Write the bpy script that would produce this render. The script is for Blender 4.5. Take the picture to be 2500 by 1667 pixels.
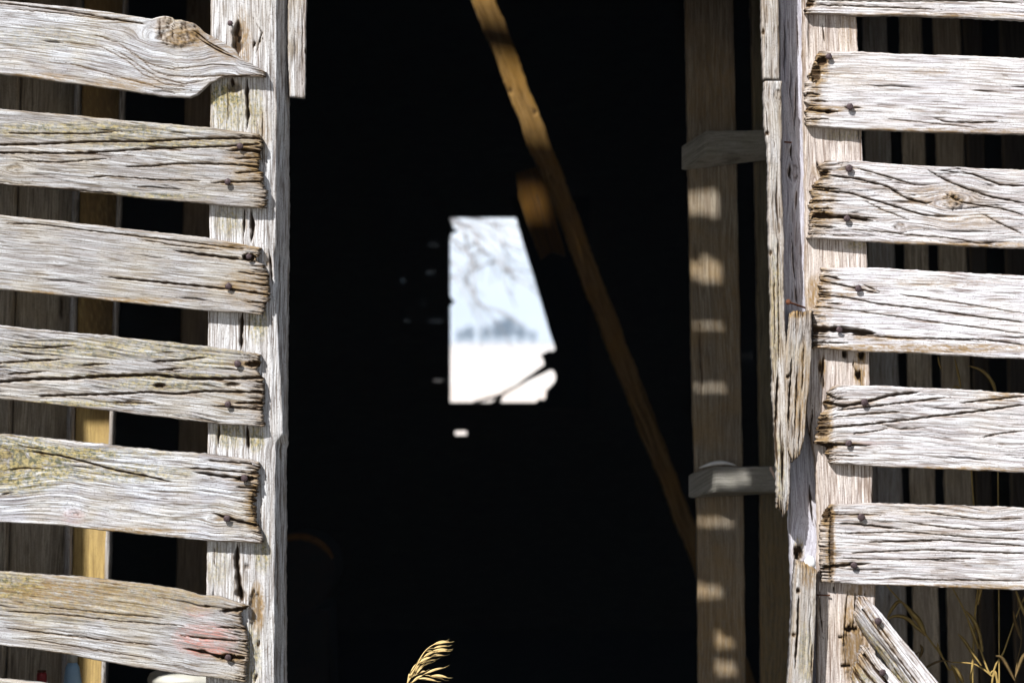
import bpy, bmesh, math, random
import numpy as np
from mathutils import Vector
R = math.radians
random.seed(7)
SC = bpy.context.scene
COL = SC.collection
for o in list(bpy.data.objects): bpy.data.objects.remove(o)

# ------------------------------------------------------------ camera, sky, sun
cam_d = bpy.data.cameras.new('camera'); cam = bpy.data.objects.new('camera', cam_d); COL.objects.link(cam)
cam.location = (0, -6, 1.5); cam.rotation_euler = (R(90), 0, 0)
cam_d.sensor_width = 36; cam_d.lens = 108; cam_d.clip_start = 0.1; cam_d.clip_end = 6000
cam_d.dof.use_dof = True; cam_d.dof.focus_distance = 6.0; cam_d.dof.aperture_fstop = 5.4
SC.camera = cam
AZ, EL = R(35), R(45)                      # sun stands left of and behind the camera
W = bpy.data.worlds.new('World'); SC.world = W; W.use_nodes = True
nt = W.node_tree; nt.nodes.clear()
sky = nt.nodes.new('ShaderNodeTexSky'); sky.sky_type = 'NISHITA'; sky.sun_disc = False
sky.sun_elevation = EL; sky.sun_rotation = R(180) + AZ; sky.air_density = 1.0; sky.dust_density = 1.5
bg = nt.nodes.new('ShaderNodeBackground'); bg.inputs['Strength'].default_value = 0.05  # clear sky
wo = nt.nodes.new('ShaderNodeOutputWorld')
# thin white cloud bank low over the horizon
tc = nt.nodes.new('ShaderNodeTexCoord'); sx = nt.nodes.new('ShaderNodeSeparateXYZ'); nt.links.new(tc.outputs['Generated'], sx.inputs[0])
cn = nt.nodes.new('ShaderNodeTexNoise'); cn.inputs['Scale'].default_value = 14; cn.inputs['Detail'].default_value = 4
mp = nt.nodes.new('ShaderNodeMapping'); mp.inputs['Scale'].default_value = (1, 1, 3); nt.links.new(tc.outputs['Generated'], mp.inputs[0]); nt.links.new(mp.outputs[0], cn.inputs['Vector'])
cr = nt.nodes.new('ShaderNodeValToRGB'); cr.color_ramp.elements[0].position = .035; cr.color_ramp.elements[0].color = (1, 1, 1, 1); cr.color_ramp.elements[1].position = .075; cr.color_ramp.elements[1].color = (0, 0, 0, 1)
nt.links.new(sx.outputs['Z'], cr.inputs[0])
cr2 = nt.nodes.new('ShaderNodeMapRange'); cr2.inputs[1].default_value = .3; cr2.inputs[2].default_value = .7; cr2.inputs[3].default_value = .82; cr2.inputs[4].default_value = 1; nt.links.new(cn.outputs['Fac'], cr2.inputs[0])
mu = nt.nodes.new('ShaderNodeMath'); mu.operation = 'MULTIPLY'; nt.links.new(cr.outputs[0], mu.inputs[0]); nt.links.new(cr2.outputs[0], mu.inputs[1])
mx = nt.nodes.new('ShaderNodeMix'); mx.data_type = 'RGBA'; nt.links.new(mu.outputs[0], mx.inputs[0]); nt.links.new(sky.outputs[0], mx.inputs[6]); mx.inputs[7].default_value = (31, 31, 31.5, 1)
nt.links.new(mx.outputs[2], bg.inputs[0]); nt.links.new(bg.outputs[0], wo.inputs[0])
S = Vector((-math.sin(AZ)*math.cos(EL), -math.cos(AZ)*math.cos(EL), math.sin(EL)))   # towards the sun
sd = bpy.data.lights.new('sun', 'SUN'); sd.energy = 5.0; sd.angle = R(0.5); sd.color = (1, .985, .965)
sun = bpy.data.objects.new('sun', sd); COL.objects.link(sun); sun.location = S*20
sun.rotation_euler = S.to_track_quat('Z', 'Y').to_euler()
SC.view_settings.view_transform = 'Standard'; SC.view_settings.look = 'None'
SC.view_settings.exposure = 0.66; SC.view_settings.gamma = 1

# ------------------------------------------------------------ helpers
def wpt(px, py, y=0.0):
    """a point of the photograph (pixels of 2500x1667) placed at depth y"""
    s = (6 + y)/6/1250
    return ((px-1250)*s, y, 1.5 + (833.5-py)*s)

def tag(o, label=None, cat=None, group=None, kind=None):
    if label: o['label'] = label
    if cat: o['category'] = cat
    if group: o['group'] = group
    if kind: o['kind'] = kind
    return o
def empty(name, loc, label, cat, group=None):
    o = bpy.data.objects.new(name, None); COL.objects.link(o); o.location = loc
    return tag(o, label, cat, group)
def link(name, me, mat, parent=None, label=None):
    o = bpy.data.objects.new(name, me); COL.objects.link(o)
    if mat: me.materials.append(mat)
    if parent:
        o.parent = parent
        wp = Vector((0, 0, 0)); p = parent
        while p: wp += p.location; p = p.parent
        me.transform(__import__('mathutils').Matrix.Translation(-wp))
    if label: o['label'] = label
    return o

_perm = {}
def perlin(x, y, seed=0):
    if seed not in _perm:
        rng = np.random.RandomState(seed); p = rng.permutation(512)
        g = rng.uniform(0, 2*np.pi, 512); _perm[seed] = (p, np.cos(g), np.sin(g))
    p, gx, gy = _perm[seed]
    x = np.asarray(x, float); y = np.asarray(y, float)
    xi = np.floor(x).astype(int); yi = np.floor(y).astype(int); xf = x-xi; yf = y-yi
    def h(i, j): return p[(p[i & 511] + j) & 511]
    def d(i, j, fx, fy): k = h(i, j); return gx[k]*fx + gy[k]*fy
    u = xf*xf*xf*(xf*(xf*6-15)+10); v = yf*yf*yf*(yf*(yf*6-15)+10)
    a = d(xi, yi, xf, yf); b = d(xi+1, yi, xf-1, yf); c = d(xi, yi+1, xf, yf-1); e = d(xi+1, yi+1, xf-1, yf-1)
    return ((a+u*(b-a)) + v*((c+u*(e-c)) - (a+u*(b-a))))*1.5
def sstep(a, b, x):
    t = np.clip((x-a)/(b-a+1e-9), 0, 1); return t*t*(3-2*t)

def build_mesh(name, V, F, smooth=True):
    me = bpy.data.meshes.new(name); me.from_pydata(V, [], F); me.update()
    if smooth: me.polygons.foreach_set('use_smooth', [True]*len(me.polygons))
    return me

NAILS = [(564, 59), (589, 359), (559, 446), (561, 699), (583, 888), (560, 986), (600, 1165), (557, 1263), (560, 1601), (2020, 142), (2071, 264), (2069, 413), (2064, 535), (2092, 705), (2107, 981), (2068, 1081), (2099, 1260), (2081, 1377)]
SEED = [10]
def board(name, mat, parent, e0, e1, a0, a1, y=0.0, thick=0.02, axis='h', frame=None, cracks=(), knots=(),
          blobs=(), rough=1.0, ridge=0.0, fray0=0, fray1=0, dc=1.7, da=4.5, wav=1.0, profile=None, prof_thick=None,
          edge=1.0, rand=6, label=None, holes=(), bow=0.0, lean=0.0):
    """One weathered board. a = pixel coordinate along the grain, c = across.  e0,e1: polylines (a,c) of its two long
    edges; a0,a1: polylines (v,a) of its two ends.  Front face is a fine grid with carved grain, cracks and frayed ends."""
    SEED[0] += 1; sd_ = SEED[0]; rng = np.random.RandomState(sd_)
    e0 = np.array(e0, float); e1 = np.array(e1, float)
    a0 = np.array(a0, float) if hasattr(a0, '__len__') else np.array([[0, a0], [1, a0]], float)
    a1 = np.array(a1, float) if hasattr(a1, '__len__') else np.array([[0, a1], [1, a1]], float)
    wid = np.mean(np.interp(np.linspace(e0[0, 0], e0[-1, 0], 9), e1[:, 0], e1[:, 1]) - np.interp(np.linspace(e0[0, 0], e0[-1, 0], 9), e0[:, 0], e0[:, 1]))
    nv = max(4, int(abs(wid)/dc)); v = np.linspace(0, 1, nv+1)
    L = a1[:, 1].mean() - a0[:, 1].mean()
    ts = [0.0]; pos = 0
    while pos < L:
        near = (fray0 and pos < 55) or (fray1 and L-pos < 55)
        pos += (1.9 if near else da); ts.append(min(pos, L)/L)
    if ts[-1] == ts[-2]: ts.pop()
    t = np.array(ts); nt_ = len(t)-1
    T, Vv = np.meshgrid(t, v, indexing='ij')
    A0 = np.interp(v, a0[:, 0], a0[:, 1]); A1 = np.interp(v, a1[:, 0], a1[:, 1])
    if fray0: A0 = A0 + fray0*(perlin(v*abs(wid)/9, 0*v+.3, sd_)*.7 + perlin(v*abs(wid)/3.3, 0*v+5.3, sd_)*.6)
    if fray1: A1 = A1 + fray1*(perlin(v*abs(wid)/9, 0*v+1.3, sd_)*.7 + perlin(v*abs(wid)/3.3, 0*v+7.3, sd_)*.6)
    A = A0[None, :]*(1-T) + A1[None, :]*T
    top = np.interp(A, e0[:, 0], e0[:, 1]) + edge*(1.6*perlin(A/55, 0*A+2.2, sd_)+.9*perlin(A/11, 0*A+9.1, sd_))
    bot = np.interp(A, e1[:, 0], e1[:, 1]) + edge*(1.6*perlin(A/60, 0*A+4.4, sd_)+1.0*perlin(A/9, 0*A+6.1, sd_))
    C = top*(1-Vv) + bot*Vv
    ctr = .5*(np.interp(A, e0[:, 0], e0[:, 1]) + np.interp(A, e1[:, 0], e1[:, 1]))
    # grain coordinate
    w = (C-ctr) + wav*(5*perlin(A/260, C/120+3, sd_) + 2*perlin(A/90, C/45+8, sd_))
    mk = np.zeros(A.shape+(4,))
    d = np.zeros(A.shape)                      # displacement in px (source pixels, 0.8 mm)
    for (kx, ky, r, kind) in knots:
        if axis == 'v': kx, ky = ky, kx
        dx = A-kx; dy = C-ky; rr = np.sqrt((dx/1.25)**2 + dy**2)
        w = w - np.sign(dy)*r*.95*np.exp(-(dx/(2.6*r))**2)*np.exp(-np.abs(dy)/(3.0*r)) * np.clip(np.abs(dy)/(r*.5), 0, 1)
        inn = 1-sstep(r*.8, r*1.15, rr)
        if kind == 'k':
            ang = np.arctan2(dy, dx)
            am = np.clip(.35+1.1*perlin(ang*.9, 0*ang+r, sd_+9), 0, 1); wob = rr+1.5*perlin(ang*1.5, rr/9, sd_+10)
            d += inn*(1.5*np.clip(perlin(wob/2.2, ang*.6, sd_+2)+.2, 0, 1)*1.6 + 2.5*am*np.exp(-(wob-r)**2/5))
            mk[..., 0] += inn*.35*np.clip(perlin(rr/2.2, ang*1.3, sd_+2)*2, 0, 1) + .75*am*np.exp(-(wob-r)**2/4); mk[..., 2] += inn*.25*am
        elif kind == 'burl':
            n = perlin(dx/5.5, dy/26, sd_+3) + .6*perlin(dx/3, dy/9, sd_+4)
            d += inn*(6*np.clip(n, -.4, 1) - 5*inn)
            mk[..., 0] += inn*np.clip(n*1.5-.15, 0, .8); mk[..., 2] += inn*.25
    # fine carved grain
    s1 = perlin(A/70, w/3.2, sd_+11); s2 = perlin(A/160, w/8.5, sd_+12); s3 = perlin(A/300, w/24, sd_+13)
    d += rough*(.75*s1 + 1.0*s2 + 1.1*s3)
    # checks: zero lines of the stretched noise, coming and going
    gate = sstep(-.05, .4, perlin(A/150, w/40, sd_+14))
    gr = np.clip(1-np.abs(s2+.2*s1)/.10, 0, 1)*gate
    gr2 = np.clip(1-np.abs(perlin(A/210, w/12, sd_+15))/.085, 0, 1)*sstep(0, .45, perlin(A/180, w/33, sd_+16))
    if ridge: d += ridge*(3.2*gr + 5.0*gr2); mk[..., 0] += min(1, ridge)*(.55*gr+.85*gr2)
    else: d += .8*gr; mk[..., 0] += .25*gr
    # extra random checks that follow the grain
    cl = []
    for k in range(rand):
        aa = rng.uniform(A.min(), A.max()); ln = rng.uniform(60, 260); vv = rng.uniform(w.min(), w.max())
        cl.append((aa, aa+ln, vv, rng.uniform(1.8, 3.4), rng.uniform(2.5, 6)))
    for (x0, x1, vv, cw, cd) in cl:
        tp = sstep(x0, x0+(x1-x0)*.4, A)*(1-sstep(x1-(x1-x0)*.4, x1, A))
        m = np.clip(1-np.abs(w-vv-2*perlin(A/35, 0*A+vv, sd_+5))/(cw*tp+.01), 0, 1)*(tp > 0)
        d += cd*np.sqrt(m)*tp; mk[..., 0] += m*.9
    for k in range(int(rand*5) if dc < 2.5 else 0):          # short dark flecks
        x0 = rng.uniform(max(A.min(), -60), min(A.max(), 2560)); x1 = x0+rng.uniform(14, 80); vv = rng.uniform(w.min(), w.max())
        tp = sstep(x0, x0+(x1-x0)*.35, A)*(1-sstep(x1-(x1-x0)*.35, x1, A)); m = np.clip(1-np.abs(w-vv)/(1.9*tp+.01), 0, 1)*(tp > 0)
        d += 1.6*m*tp; mk[..., 0] += m*rng.uniform(.3, .8); mk[..., 2] += np.clip(1-np.abs(w-vv)/(7*tp+.01), 0, 1)*(tp > 0)*rng.uniform(0, .25)
    for cr in cracks:
        pts = np.array(cr[0], float); cw = cr[1]; cd = cr[2] if len(cr) > 2 else cw*2.0
        if axis == 'v': pts = pts[:, ::-1]
        if pts[0, 0] > pts[-1, 0]: pts = pts[::-1]
        x0, x1 = pts[0, 0], pts[-1, 0]; ins = (A >= x0) & (A <= x1)
        yc = np.interp(A, pts[:, 0], pts[:, 1]) + 1.1*perlin(A/14, 0*A+cw, sd_+6)
        ed0 = 1.0 if x0 <= A.min()+30 else 0; ed1 = 1.0 if x1 >= A.max()-30 else 0
        tl = min(45, (x1-x0)*.4)
        tp = np.maximum(sstep(x0, x0+tl, A), ed0)*np.maximum(1-sstep(x1-tl, x1, A), ed1)
        hw = np.maximum(cw*.62*(.75+.5*perlin(A/18, 0*A+x0, sd_+7)), 1.1)*np.clip(tp, .02, 1)
        m = np.clip(1.25-np.abs(C-yc)/hw, 0, 1)*ins
        d += cd*np.sqrt(m)*np.clip(tp*1.5, 0, 1); mk[..., 0] += m*1.1
        hal = np.clip(1-np.abs(C-yc)/(hw*3+2), 0, 1)*ins; mk[..., 2] += hal*.34*tp  # ochre-brown stain round the crack, also imitating a lens colour fringe
    for (hx, hy, hw_, hh_, dep, st) in holes:
        if axis == 'v': hx, hy, hw_, hh_ = hy, hx, hh_, hw_
        q = ((A-hx)/hw_)**2 + ((C-hy)/hh_)**2 + .5*perlin(A/6, C/6, sd_+8)
        m = 1-sstep(.45, 1.1, q); d += dep*m; mk[..., 0] += m*st; mk[..., 2] += (1-sstep(.8, 2.4, q))*.35*st
    for (bx, by, bw, bh, st, ch) in blobs:
        if axis == 'v': bx, by, bw, bh = by, bx, bh, bw
        q = ((A-bx)/bw)**2 + ((C-by)/bh)**2
        n = .5+.5*perlin(A/26, w/6, sd_+20+ch)+.45*perlin(A/6, w/4, sd_+24+ch)
        mk[..., ch] += st*np.clip(1.25-q, 0, 1)**.7*np.clip(n*1.5, 0, 1.3)
    if name == 'slat' and dc < 2.5:               # rust streaks and a dent round each nail
        for (hx, hy) in NAILS:
            if not (C.min() < hy < C.max()): continue
            dx = A-hx; dy = C-hy; q2 = (dx/(34+14*perlin(C/5, 0*A, sd_+50)))**2 + (dy/8.5)**2
            mk[..., 2] += .75*np.exp(-q2)*(.6+.5*perlin(A/20, w/2.5, sd_+51)); rr = np.sqrt(dx**2+dy**2)
            d += 2.2*np.exp(-(rr/9)**2); mk[..., 0] += .5*np.exp(-(rr/8.5)**4)
    # frayed ends sink and splinter
    for fr, dist in ((fray0, A-A0[None, :]), (fray1, A1[None, :]-A)):
        if fr:
            n = perlin(A/60, w/2.6, sd_+30); n2 = perlin(A/40, w/7, sd_+31)
            z = np.clip(1-dist/(20+16*n2+fr), 0, 1); z2 = np.clip(1-dist/(75+40*n2), 0, 1)
            d += z*(2.5+7*np.clip(n+.1, 0, 1)) + z2*4.5*np.clip(n*2, 0, 1)**1.5 + 7*np.clip(1-dist/6, 0, 1)**2
            mk[..., 0] += z*np.clip(n*1.5+.1, 0, .75) + z2*.7*np.clip(n*2-.25, 0, 1); mk[..., 2] += z*.4+z2*.12
    # rounded long edges
    rd = np.minimum(Vv, 1-Vv)*np.abs(bot-top)
    d += 3.0*np.clip(1-rd/3.4, 0, 1)**2
    re = np.minimum(A-A0[None, :], A1[None, :]-A); d += 2.0*np.clip(1-re/3, 0, 1)**2
    mk[..., 2] += .22*np.clip(1-rd/7, 0, 1)
    s = (6+y)/6/1250
    d = np.minimum(d*s, thick*.8)
    if profile: d = d + profile(A, C)
    if bow: d = d + bow*((A-A.mean())/(L/2))**2
    if lean:                                   # the board runs away from the viewer, staying straight
        yb = (6+y)/(1-lean*A)-6; C = C*(6+y)/(6+yb); d = d + (yb-y)
    if frame:
        ox, oy, an = frame; PX = ox + A*math.cos(an) - C*math.sin(an); PY = oy + A*math.sin(an) + C*math.cos(an)
    elif axis == 'v': PX, PY = C, A
    else: PX, PY = A, C
    Y = y+d
    if lean: s = (6+yb)/7500
    X = (PX-1250)*s; Z = 1.5+(833.5-PY)*s
    n0, n1 = A.shape; front = np.stack([X, Y, Z], -1).reshape(-1, 3)
    idx = np.arange(n0*n1).reshape(n0, n1)
    q = np.stack([idx[:-1, :-1], idx[1:, :-1], idx[1:, 1:], idx[:-1, 1:]], -1).reshape(-1, 4)
    loop = np.concatenate([idx[:, 0], idx[-1, 1:], idx[-2::-1, -1], idx[0, -2:0:-1]])
    bt = prof_thick if prof_thick else thick
    V = [front]; rings = [loop]; base = len(front)
    for f in (.45, 1.0):
        P = front[loop].copy(); jit = .0012*perlin(np.arange(len(loop))/3.1, np.zeros(len(loop))+f, sd_+40)
        P[:, 1] = P[:, 1]+bt*f if lean else (np.maximum(P[:, 1]+.0008, y + bt*f) if not profile else P[:, 1]*(1-f) + (y+bt)*f)
        P[:, 0] += jit; P[:, 2] += jit
        V.append(P); rings.append(np.arange(base, base+len(loop))); base += len(loop)
    V = np.concatenate(V); F = [tuple(x) for x in q.tolist()]
    for r0, r1 in zip(rings[:-1], rings[1:]):
        a = r0; b = np.roll(r0, -1); c = np.roll(r1, -1); e = r1
        F += [tuple(x) for x in np.stack([a, e, c, b], -1).tolist()]
    F.append(tuple(rings[-1].tolist()))
    me = build_mesh(name, V.tolist(), F)
    bm = bmesh.new(); bm.from_mesh(me); bmesh.ops.recalc_face_normals(bm, faces=bm.faces); bm.to_mesh(me); bm.free()
    G = np.zeros((len(V), 3)); K = np.zeros((len(V), 4)); nf = len(front)
    G[:nf, 0] = A.ravel()*.0008; G[:nf, 1] = w.ravel()*.0008; G[:nf, 2] = sd_*1.37
    mk = np.clip(mk, 0, 1); K[:nf] = mk.reshape(-1, 4)
    for r in rings[1:]:
        G[r] = G[loop]; G[r, 1] += (.01 if r is rings[1] else .02); K[r] = K[loop]*.5
    at = me.attributes.new('grain', 'FLOAT_VECTOR', 'POINT'); at.data.foreach_set('vector', G.ravel())
    at = me.attributes.new('wear', 'FLOAT_COLOR', 'POINT'); at.data.foreach_set('color', K.ravel())
    return link(name, me, mat, parent, label)

def nodes(name, rough=.85):
    m = bpy.data.materials.new(name); m.use_nodes = True; n = m.node_tree; n.nodes.clear()
    out = n.nodes.new('ShaderNodeOutputMaterial'); b = n.nodes.new('ShaderNodeBsdfPrincipled')
    n.links.new(b.outputs[0], out.inputs[0]); b.inputs['Roughness'].default_value = rough
    b.inputs['Specular IOR Level'].default_value = .12
    return m, n, b
def noise(n, vec, scale, detail=3, rough=.6):
    t = n.nodes.new('ShaderNodeTexNoise'); t.inputs['Scale'].default_value = scale
    t.inputs['Detail'].default_value = detail; t.inputs['Roughness'].default_value = rough
    if vec: n.links.new(vec, t.inputs['Vector'])
    return t.outputs['Fac']
def vmul(n, vec, s):
    t = n.nodes.new('ShaderNodeVectorMath'); t.operation = 'MULTIPLY'; n.links.new(vec, t.inputs[0]); t.inputs[1].default_value = s
    return t.outputs[0]
def ramp(n, fac, stops):
    t = n.nodes.new('ShaderNodeValToRGB'); n.links.new(fac, t.inputs[0]); el = t.color_ramp.elements
    while len(el) < len(stops): el.new(.5)
    for e, (p, c) in zip(el, stops): e.position = p; e.color = (c if len(c) == 4 else (*c, 1)) if hasattr(c, '__len__') else (c, c, c, 1)
    return t.outputs[0]
def mix(n, fac, a, b, mode='MIX'):
    t = n.nodes.new('ShaderNodeMix'); t.data_type = 'RGBA'; t.blend_type = mode; t.clamp_factor = True
    if hasattr(fac, 'links') or hasattr(fac, 'is_linked'): n.links.new(fac, t.inputs[0])
    else: t.inputs[0].default_value = fac
    for s, i in ((a, 6), (b, 7)):
        if hasattr(s, 'is_linked'): n.links.new(s, t.inputs[i])
        else: t.inputs[i].default_value = (*s, 1)
    return t.outputs[2]
def math_(n, op, a, b=0):
    t = n.nodes.new('ShaderNodeMath'); t.operation = op; t.use_clamp = False
    for s, i in ((a, 0), (b, 1)):
        if hasattr(s, 'is_linked'): n.links.new(s, t.inputs[i])
        else: t.inputs[i].default_value = s
    return t.outputs[0]

def wood(name, light, dark, tint, warm, fibre=.55, bump=.5, warmth=.35):
    m, n, b = nodes(name, .9)
    g = n.nodes.new('ShaderNodeAttribute'); g.attribute_name = 'grain'
    k = n.nodes.new('ShaderNodeAttribute'); k.attribute_name = 'wear'
    sp = n.nodes.new('ShaderNodeSeparateColor'); n.links.new(k.outputs['Color'], sp.inputs[0])
    oc = n.nodes.new('ShaderNodeNewGeometry').outputs['Position']
    f1 = noise(n, vmul(n, g.outputs['Vector'], (12, 310, 1)), 1, 3, .65)
    f2 = noise(n, vmul(n, g.outputs['Vector'], (4, 105, 1)), 1, 3, .6)
    f3 = noise(n, vmul(n, g.outputs['Vector'], (20, 560, 1)), 1, 2, .6)
    bl = noise(n, oc, 9, 4, .6); sk = noise(n, oc, 270, 3, .7)
    c = mix(n, ramp(n, f1, [(.35, 0), (.55, 1)]), dark, light)
    c = mix(n, math_(n, 'MULTIPLY', ramp(n, f2, [(.38, 1), (.56, 0)]), fibre), c, tint)
    c = mix(n, math_(n, 'MULTIPLY', ramp(n, f3, [(.34, 1), (.46, 0)]), .75), c, dark)
    c = mix(n, math_(n, 'MULTIPLY', ramp(n, bl, [(.45, 0), (.70, 1)]), warmth), c, warm)
    c = mix(n, math_(n, 'MULTIPLY', ramp(n, sk, [(.34, 1), (.45, 0)]), .6), c, dark)
    sg = n.nodes.new('ShaderNodeSeparateXYZ'); n.links.new(g.outputs['Vector'], sg.inputs[0])
    wn = n.nodes.new('ShaderNodeTexWhiteNoise'); wn.noise_dimensions = '1D'; n.links.new(sg.outputs['Z'], wn.inputs['W'])
    c = mix(n, math_(n, 'MULTIPLY', wn.outputs['Value'], .30), c, mix(n, .5, tint, warm))
    hsv = n.nodes.new('ShaderNodeHueSaturation'); n.links.new(c, hsv.inputs['Color']); n.links.new(math_(n, 'ADD', math_(n, 'MULTIPLY', wn.outputs['Value'], -.22), 1.10), hsv.inputs['Value']); c = hsv.outputs[0]
    lich = math_(n, 'MULTIPLY', math_(n, 'MULTIPLY', sp.outputs[1], 1.5), ramp(n, sk, [(.35, .45), (.6, 1)]))
    c = mix(n, math_(n, 'MINIMUM', lich, .85), c, mix(n, ramp(n, noise(n, oc, 160, 2), [(.4, 0), (.6, 1)]), (.07, .075, .03), (.36, .29, .11)))
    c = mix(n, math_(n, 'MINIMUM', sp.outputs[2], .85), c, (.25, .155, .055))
    c = mix(n, math_(n, 'MULTIPLY', k.outputs['Alpha'], ramp(n, f1, [(.38, .1), (.6, .8)])), c, (.42, .13, .085))
    c = mix(n, math_(n, 'MINIMUM', math_(n, 'MULTIPLY', sp.outputs[0], 1.15), .96), c, (.040, .022, .010))
    n.links.new(c, b.inputs['Base Color'])
    h = math_(n, 'ADD', math_(n, 'MULTIPLY', f1, .7), math_(n, 'ADD', math_(n, 'MULTIPLY', f2, .6), math_(n, 'MULTIPLY', sk, .25)))
    bp = n.nodes.new('ShaderNodeBump'); bp.inputs['Strength'].default_value = bump; bp.inputs['Distance'].default_value = .003
    n.links.new(h, bp.inputs['Height']); n.links.new(bp.outputs[0], b.inputs['Normal'])
    return m
def plain(name, c1, c2, scale=40, rough=.8, metal=0, bump=.2, spec=.3):
    m, n, b = nodes(name, rough); oc = n.nodes.new('ShaderNodeNewGeometry').outputs['Position']
    f = noise(n, oc, scale, 4); n.links.new(mix(n, ramp(n, f, [(.35, 0), (.65, 1)]), c1, c2), b.inputs['Base Color'])
    b.inputs['Metallic'].default_value = metal; b.inputs['Specular IOR Level'].default_value = spec
    if bump:
        bp = n.nodes.new('ShaderNodeBump'); bp.inputs['Strength'].default_value = bump; bp.inputs['Distance'].default_value = .002
        n.links.new(f, bp.inputs['Height']); n.links.new(bp.outputs[0], b.inputs['Normal'])
    return m

M_L = wood('silver_slat_wood', (.60, .625, .67), (.08, .06, .05), (.28, .265, .285), (.44, .36, .21), .65, .75, .38)
M_R = wood('pale_slat_wood', (.77, .785, .83), (.14, .10, .09), (.43, .41, .45), (.60, .53, .42), .5, .65, .25)
M_P = wood('post_wood', (.64, .645, .66), (.11, .085, .07), (.38, .35, .335), (.46, .42, .35), .5, .8, .25)
M_PR = wood('brown_post_wood', (.60, .55, .52), (.15, .105, .085), (.38, .32, .28), (.46, .38, .30), .5, .8, .35)
M_G = wood('grey_split_wood', (.56, .56, .57), (.13, .105, .09), (.33, .30, .29), (.38, .31, .20), .65, .8, .45)
M_B = wood('plank_blue_grey', (.60, .61, .68), (.22, .20, .23), (.40, .39, .45), (.46, .44, .44), .6, .5, .2)  # bluish tones put the skylit shade of the recess into the wood
M_I = wood('interior_board_wood', (.60, .52, .41), (.15, .12, .09), (.36, .30, .24), (.42, .33, .20), .75, .6, .5)
M_Y = wood('ochre_board_wood', (.56, .40, .15), (.24, .16, .06), (.42, .29, .11), (.40, .29, .14), .5, .3, .6)
M_O = wood('orange_beam_wood', (.38, .235, .09), (.12, .065, .022), (.26, .15, .045), (.36, .18, .025), .4, .4, .6)
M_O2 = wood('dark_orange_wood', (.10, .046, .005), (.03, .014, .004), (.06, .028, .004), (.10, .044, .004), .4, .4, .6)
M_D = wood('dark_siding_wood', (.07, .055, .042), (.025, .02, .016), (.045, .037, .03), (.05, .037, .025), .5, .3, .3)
M_DK = plain('near_black_board', (.012, .010, .009), (.02, .014, .01), 20, .9)  # even near-black brown for window panel, splinters and drum
M_NAIL = plain('rusty_nail', (.085, .06, .065), (.045, .028, .028), 300, .6, .4)
M_RUST = plain('rust_iron', (.15, .05, .02), (.06, .025, .015), 200, .8, .2)

def simple_siding(name, mat, parent, x0, x1, z0, z1, y, thick, holes, label=None):
    """flat siding (world metres) with rectangular gaps left open"""
    xs = sorted({x0, x1, *[h[0] for h in holes], *[h[1] for h in holes]}); zs = sorted({z0, z1, *[h[2] for h in holes], *[h[3] for h in holes]})
    xs = [x for x in xs if x0 <= x <= x1]; zs = [z for z in zs if z0 <= z <= z1]
    def solid(i, j):
        if not (0 <= i < len(xs)-1 and 0 <= j < len(zs)-1): return False
        cx = (xs[i]+xs[i+1])/2; cz = (zs[j]+zs[j+1])/2
        return not any(h[0] < cx < h[1] and h[2] < cz < h[3] for h in holes)
    bm = bmesh.new()
    def quad(a): bm.faces.new([bm.verts.new(p) for p in a])
    ya, yb = y, y+thick
    for i in range(len(xs)-1):
        for j in range(len(zs)-1):
            if not solid(i, j): continue
            a, b, c, d_ = xs[i], xs[i+1], zs[j], zs[j+1]
            quad([(a, ya, c), (b, ya, c), (b, ya, d_), (a, ya, d_)]); quad([(a, yb, c), (a, yb, d_), (b, yb, d_), (b, yb, c)])
            if not solid(i-1, j): quad([(a, ya, c), (a, ya, d_), (a, yb, d_), (a, yb, c)])
            if not solid(i+1, j): quad([(b, ya, c), (b, yb, c), (b, yb, d_), (b, ya, d_)])
            if not solid(i, j-1): quad([(a, ya, c), (a, yb, c), (b, yb, c), (b, ya, c)])
            if not solid(i, j+1): quad([(a, ya, d_), (b, ya, d_), (b, yb, d_), (a, yb, d_)])
    bmesh.ops.remove_doubles(bm, verts=bm.verts, dist=1e-5); bmesh.ops.recalc_face_normals(bm, faces=bm.faces)
    me = bpy.data.meshes.new(name); bm.to_mesh(me); bm.free()
    n = len(me.vertices); co = np.zeros(n*3); me.vertices.foreach_get('co', co); co = co.reshape(-1, 3)
    G = np.stack([co[:, 0], co[:, 2], np.full(n, y*3.3+.7)], -1)
    at = me.attributes.new('grain', 'FLOAT_VECTOR', 'POINT'); at.data.foreach_set('vector', G.ravel())
    at = me.attributes.new('wear', 'FLOAT_COLOR', 'POINT'); at.data.foreach_set('color', np.zeros(n*4))
    return link(name, me, mat, parent, label)

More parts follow.
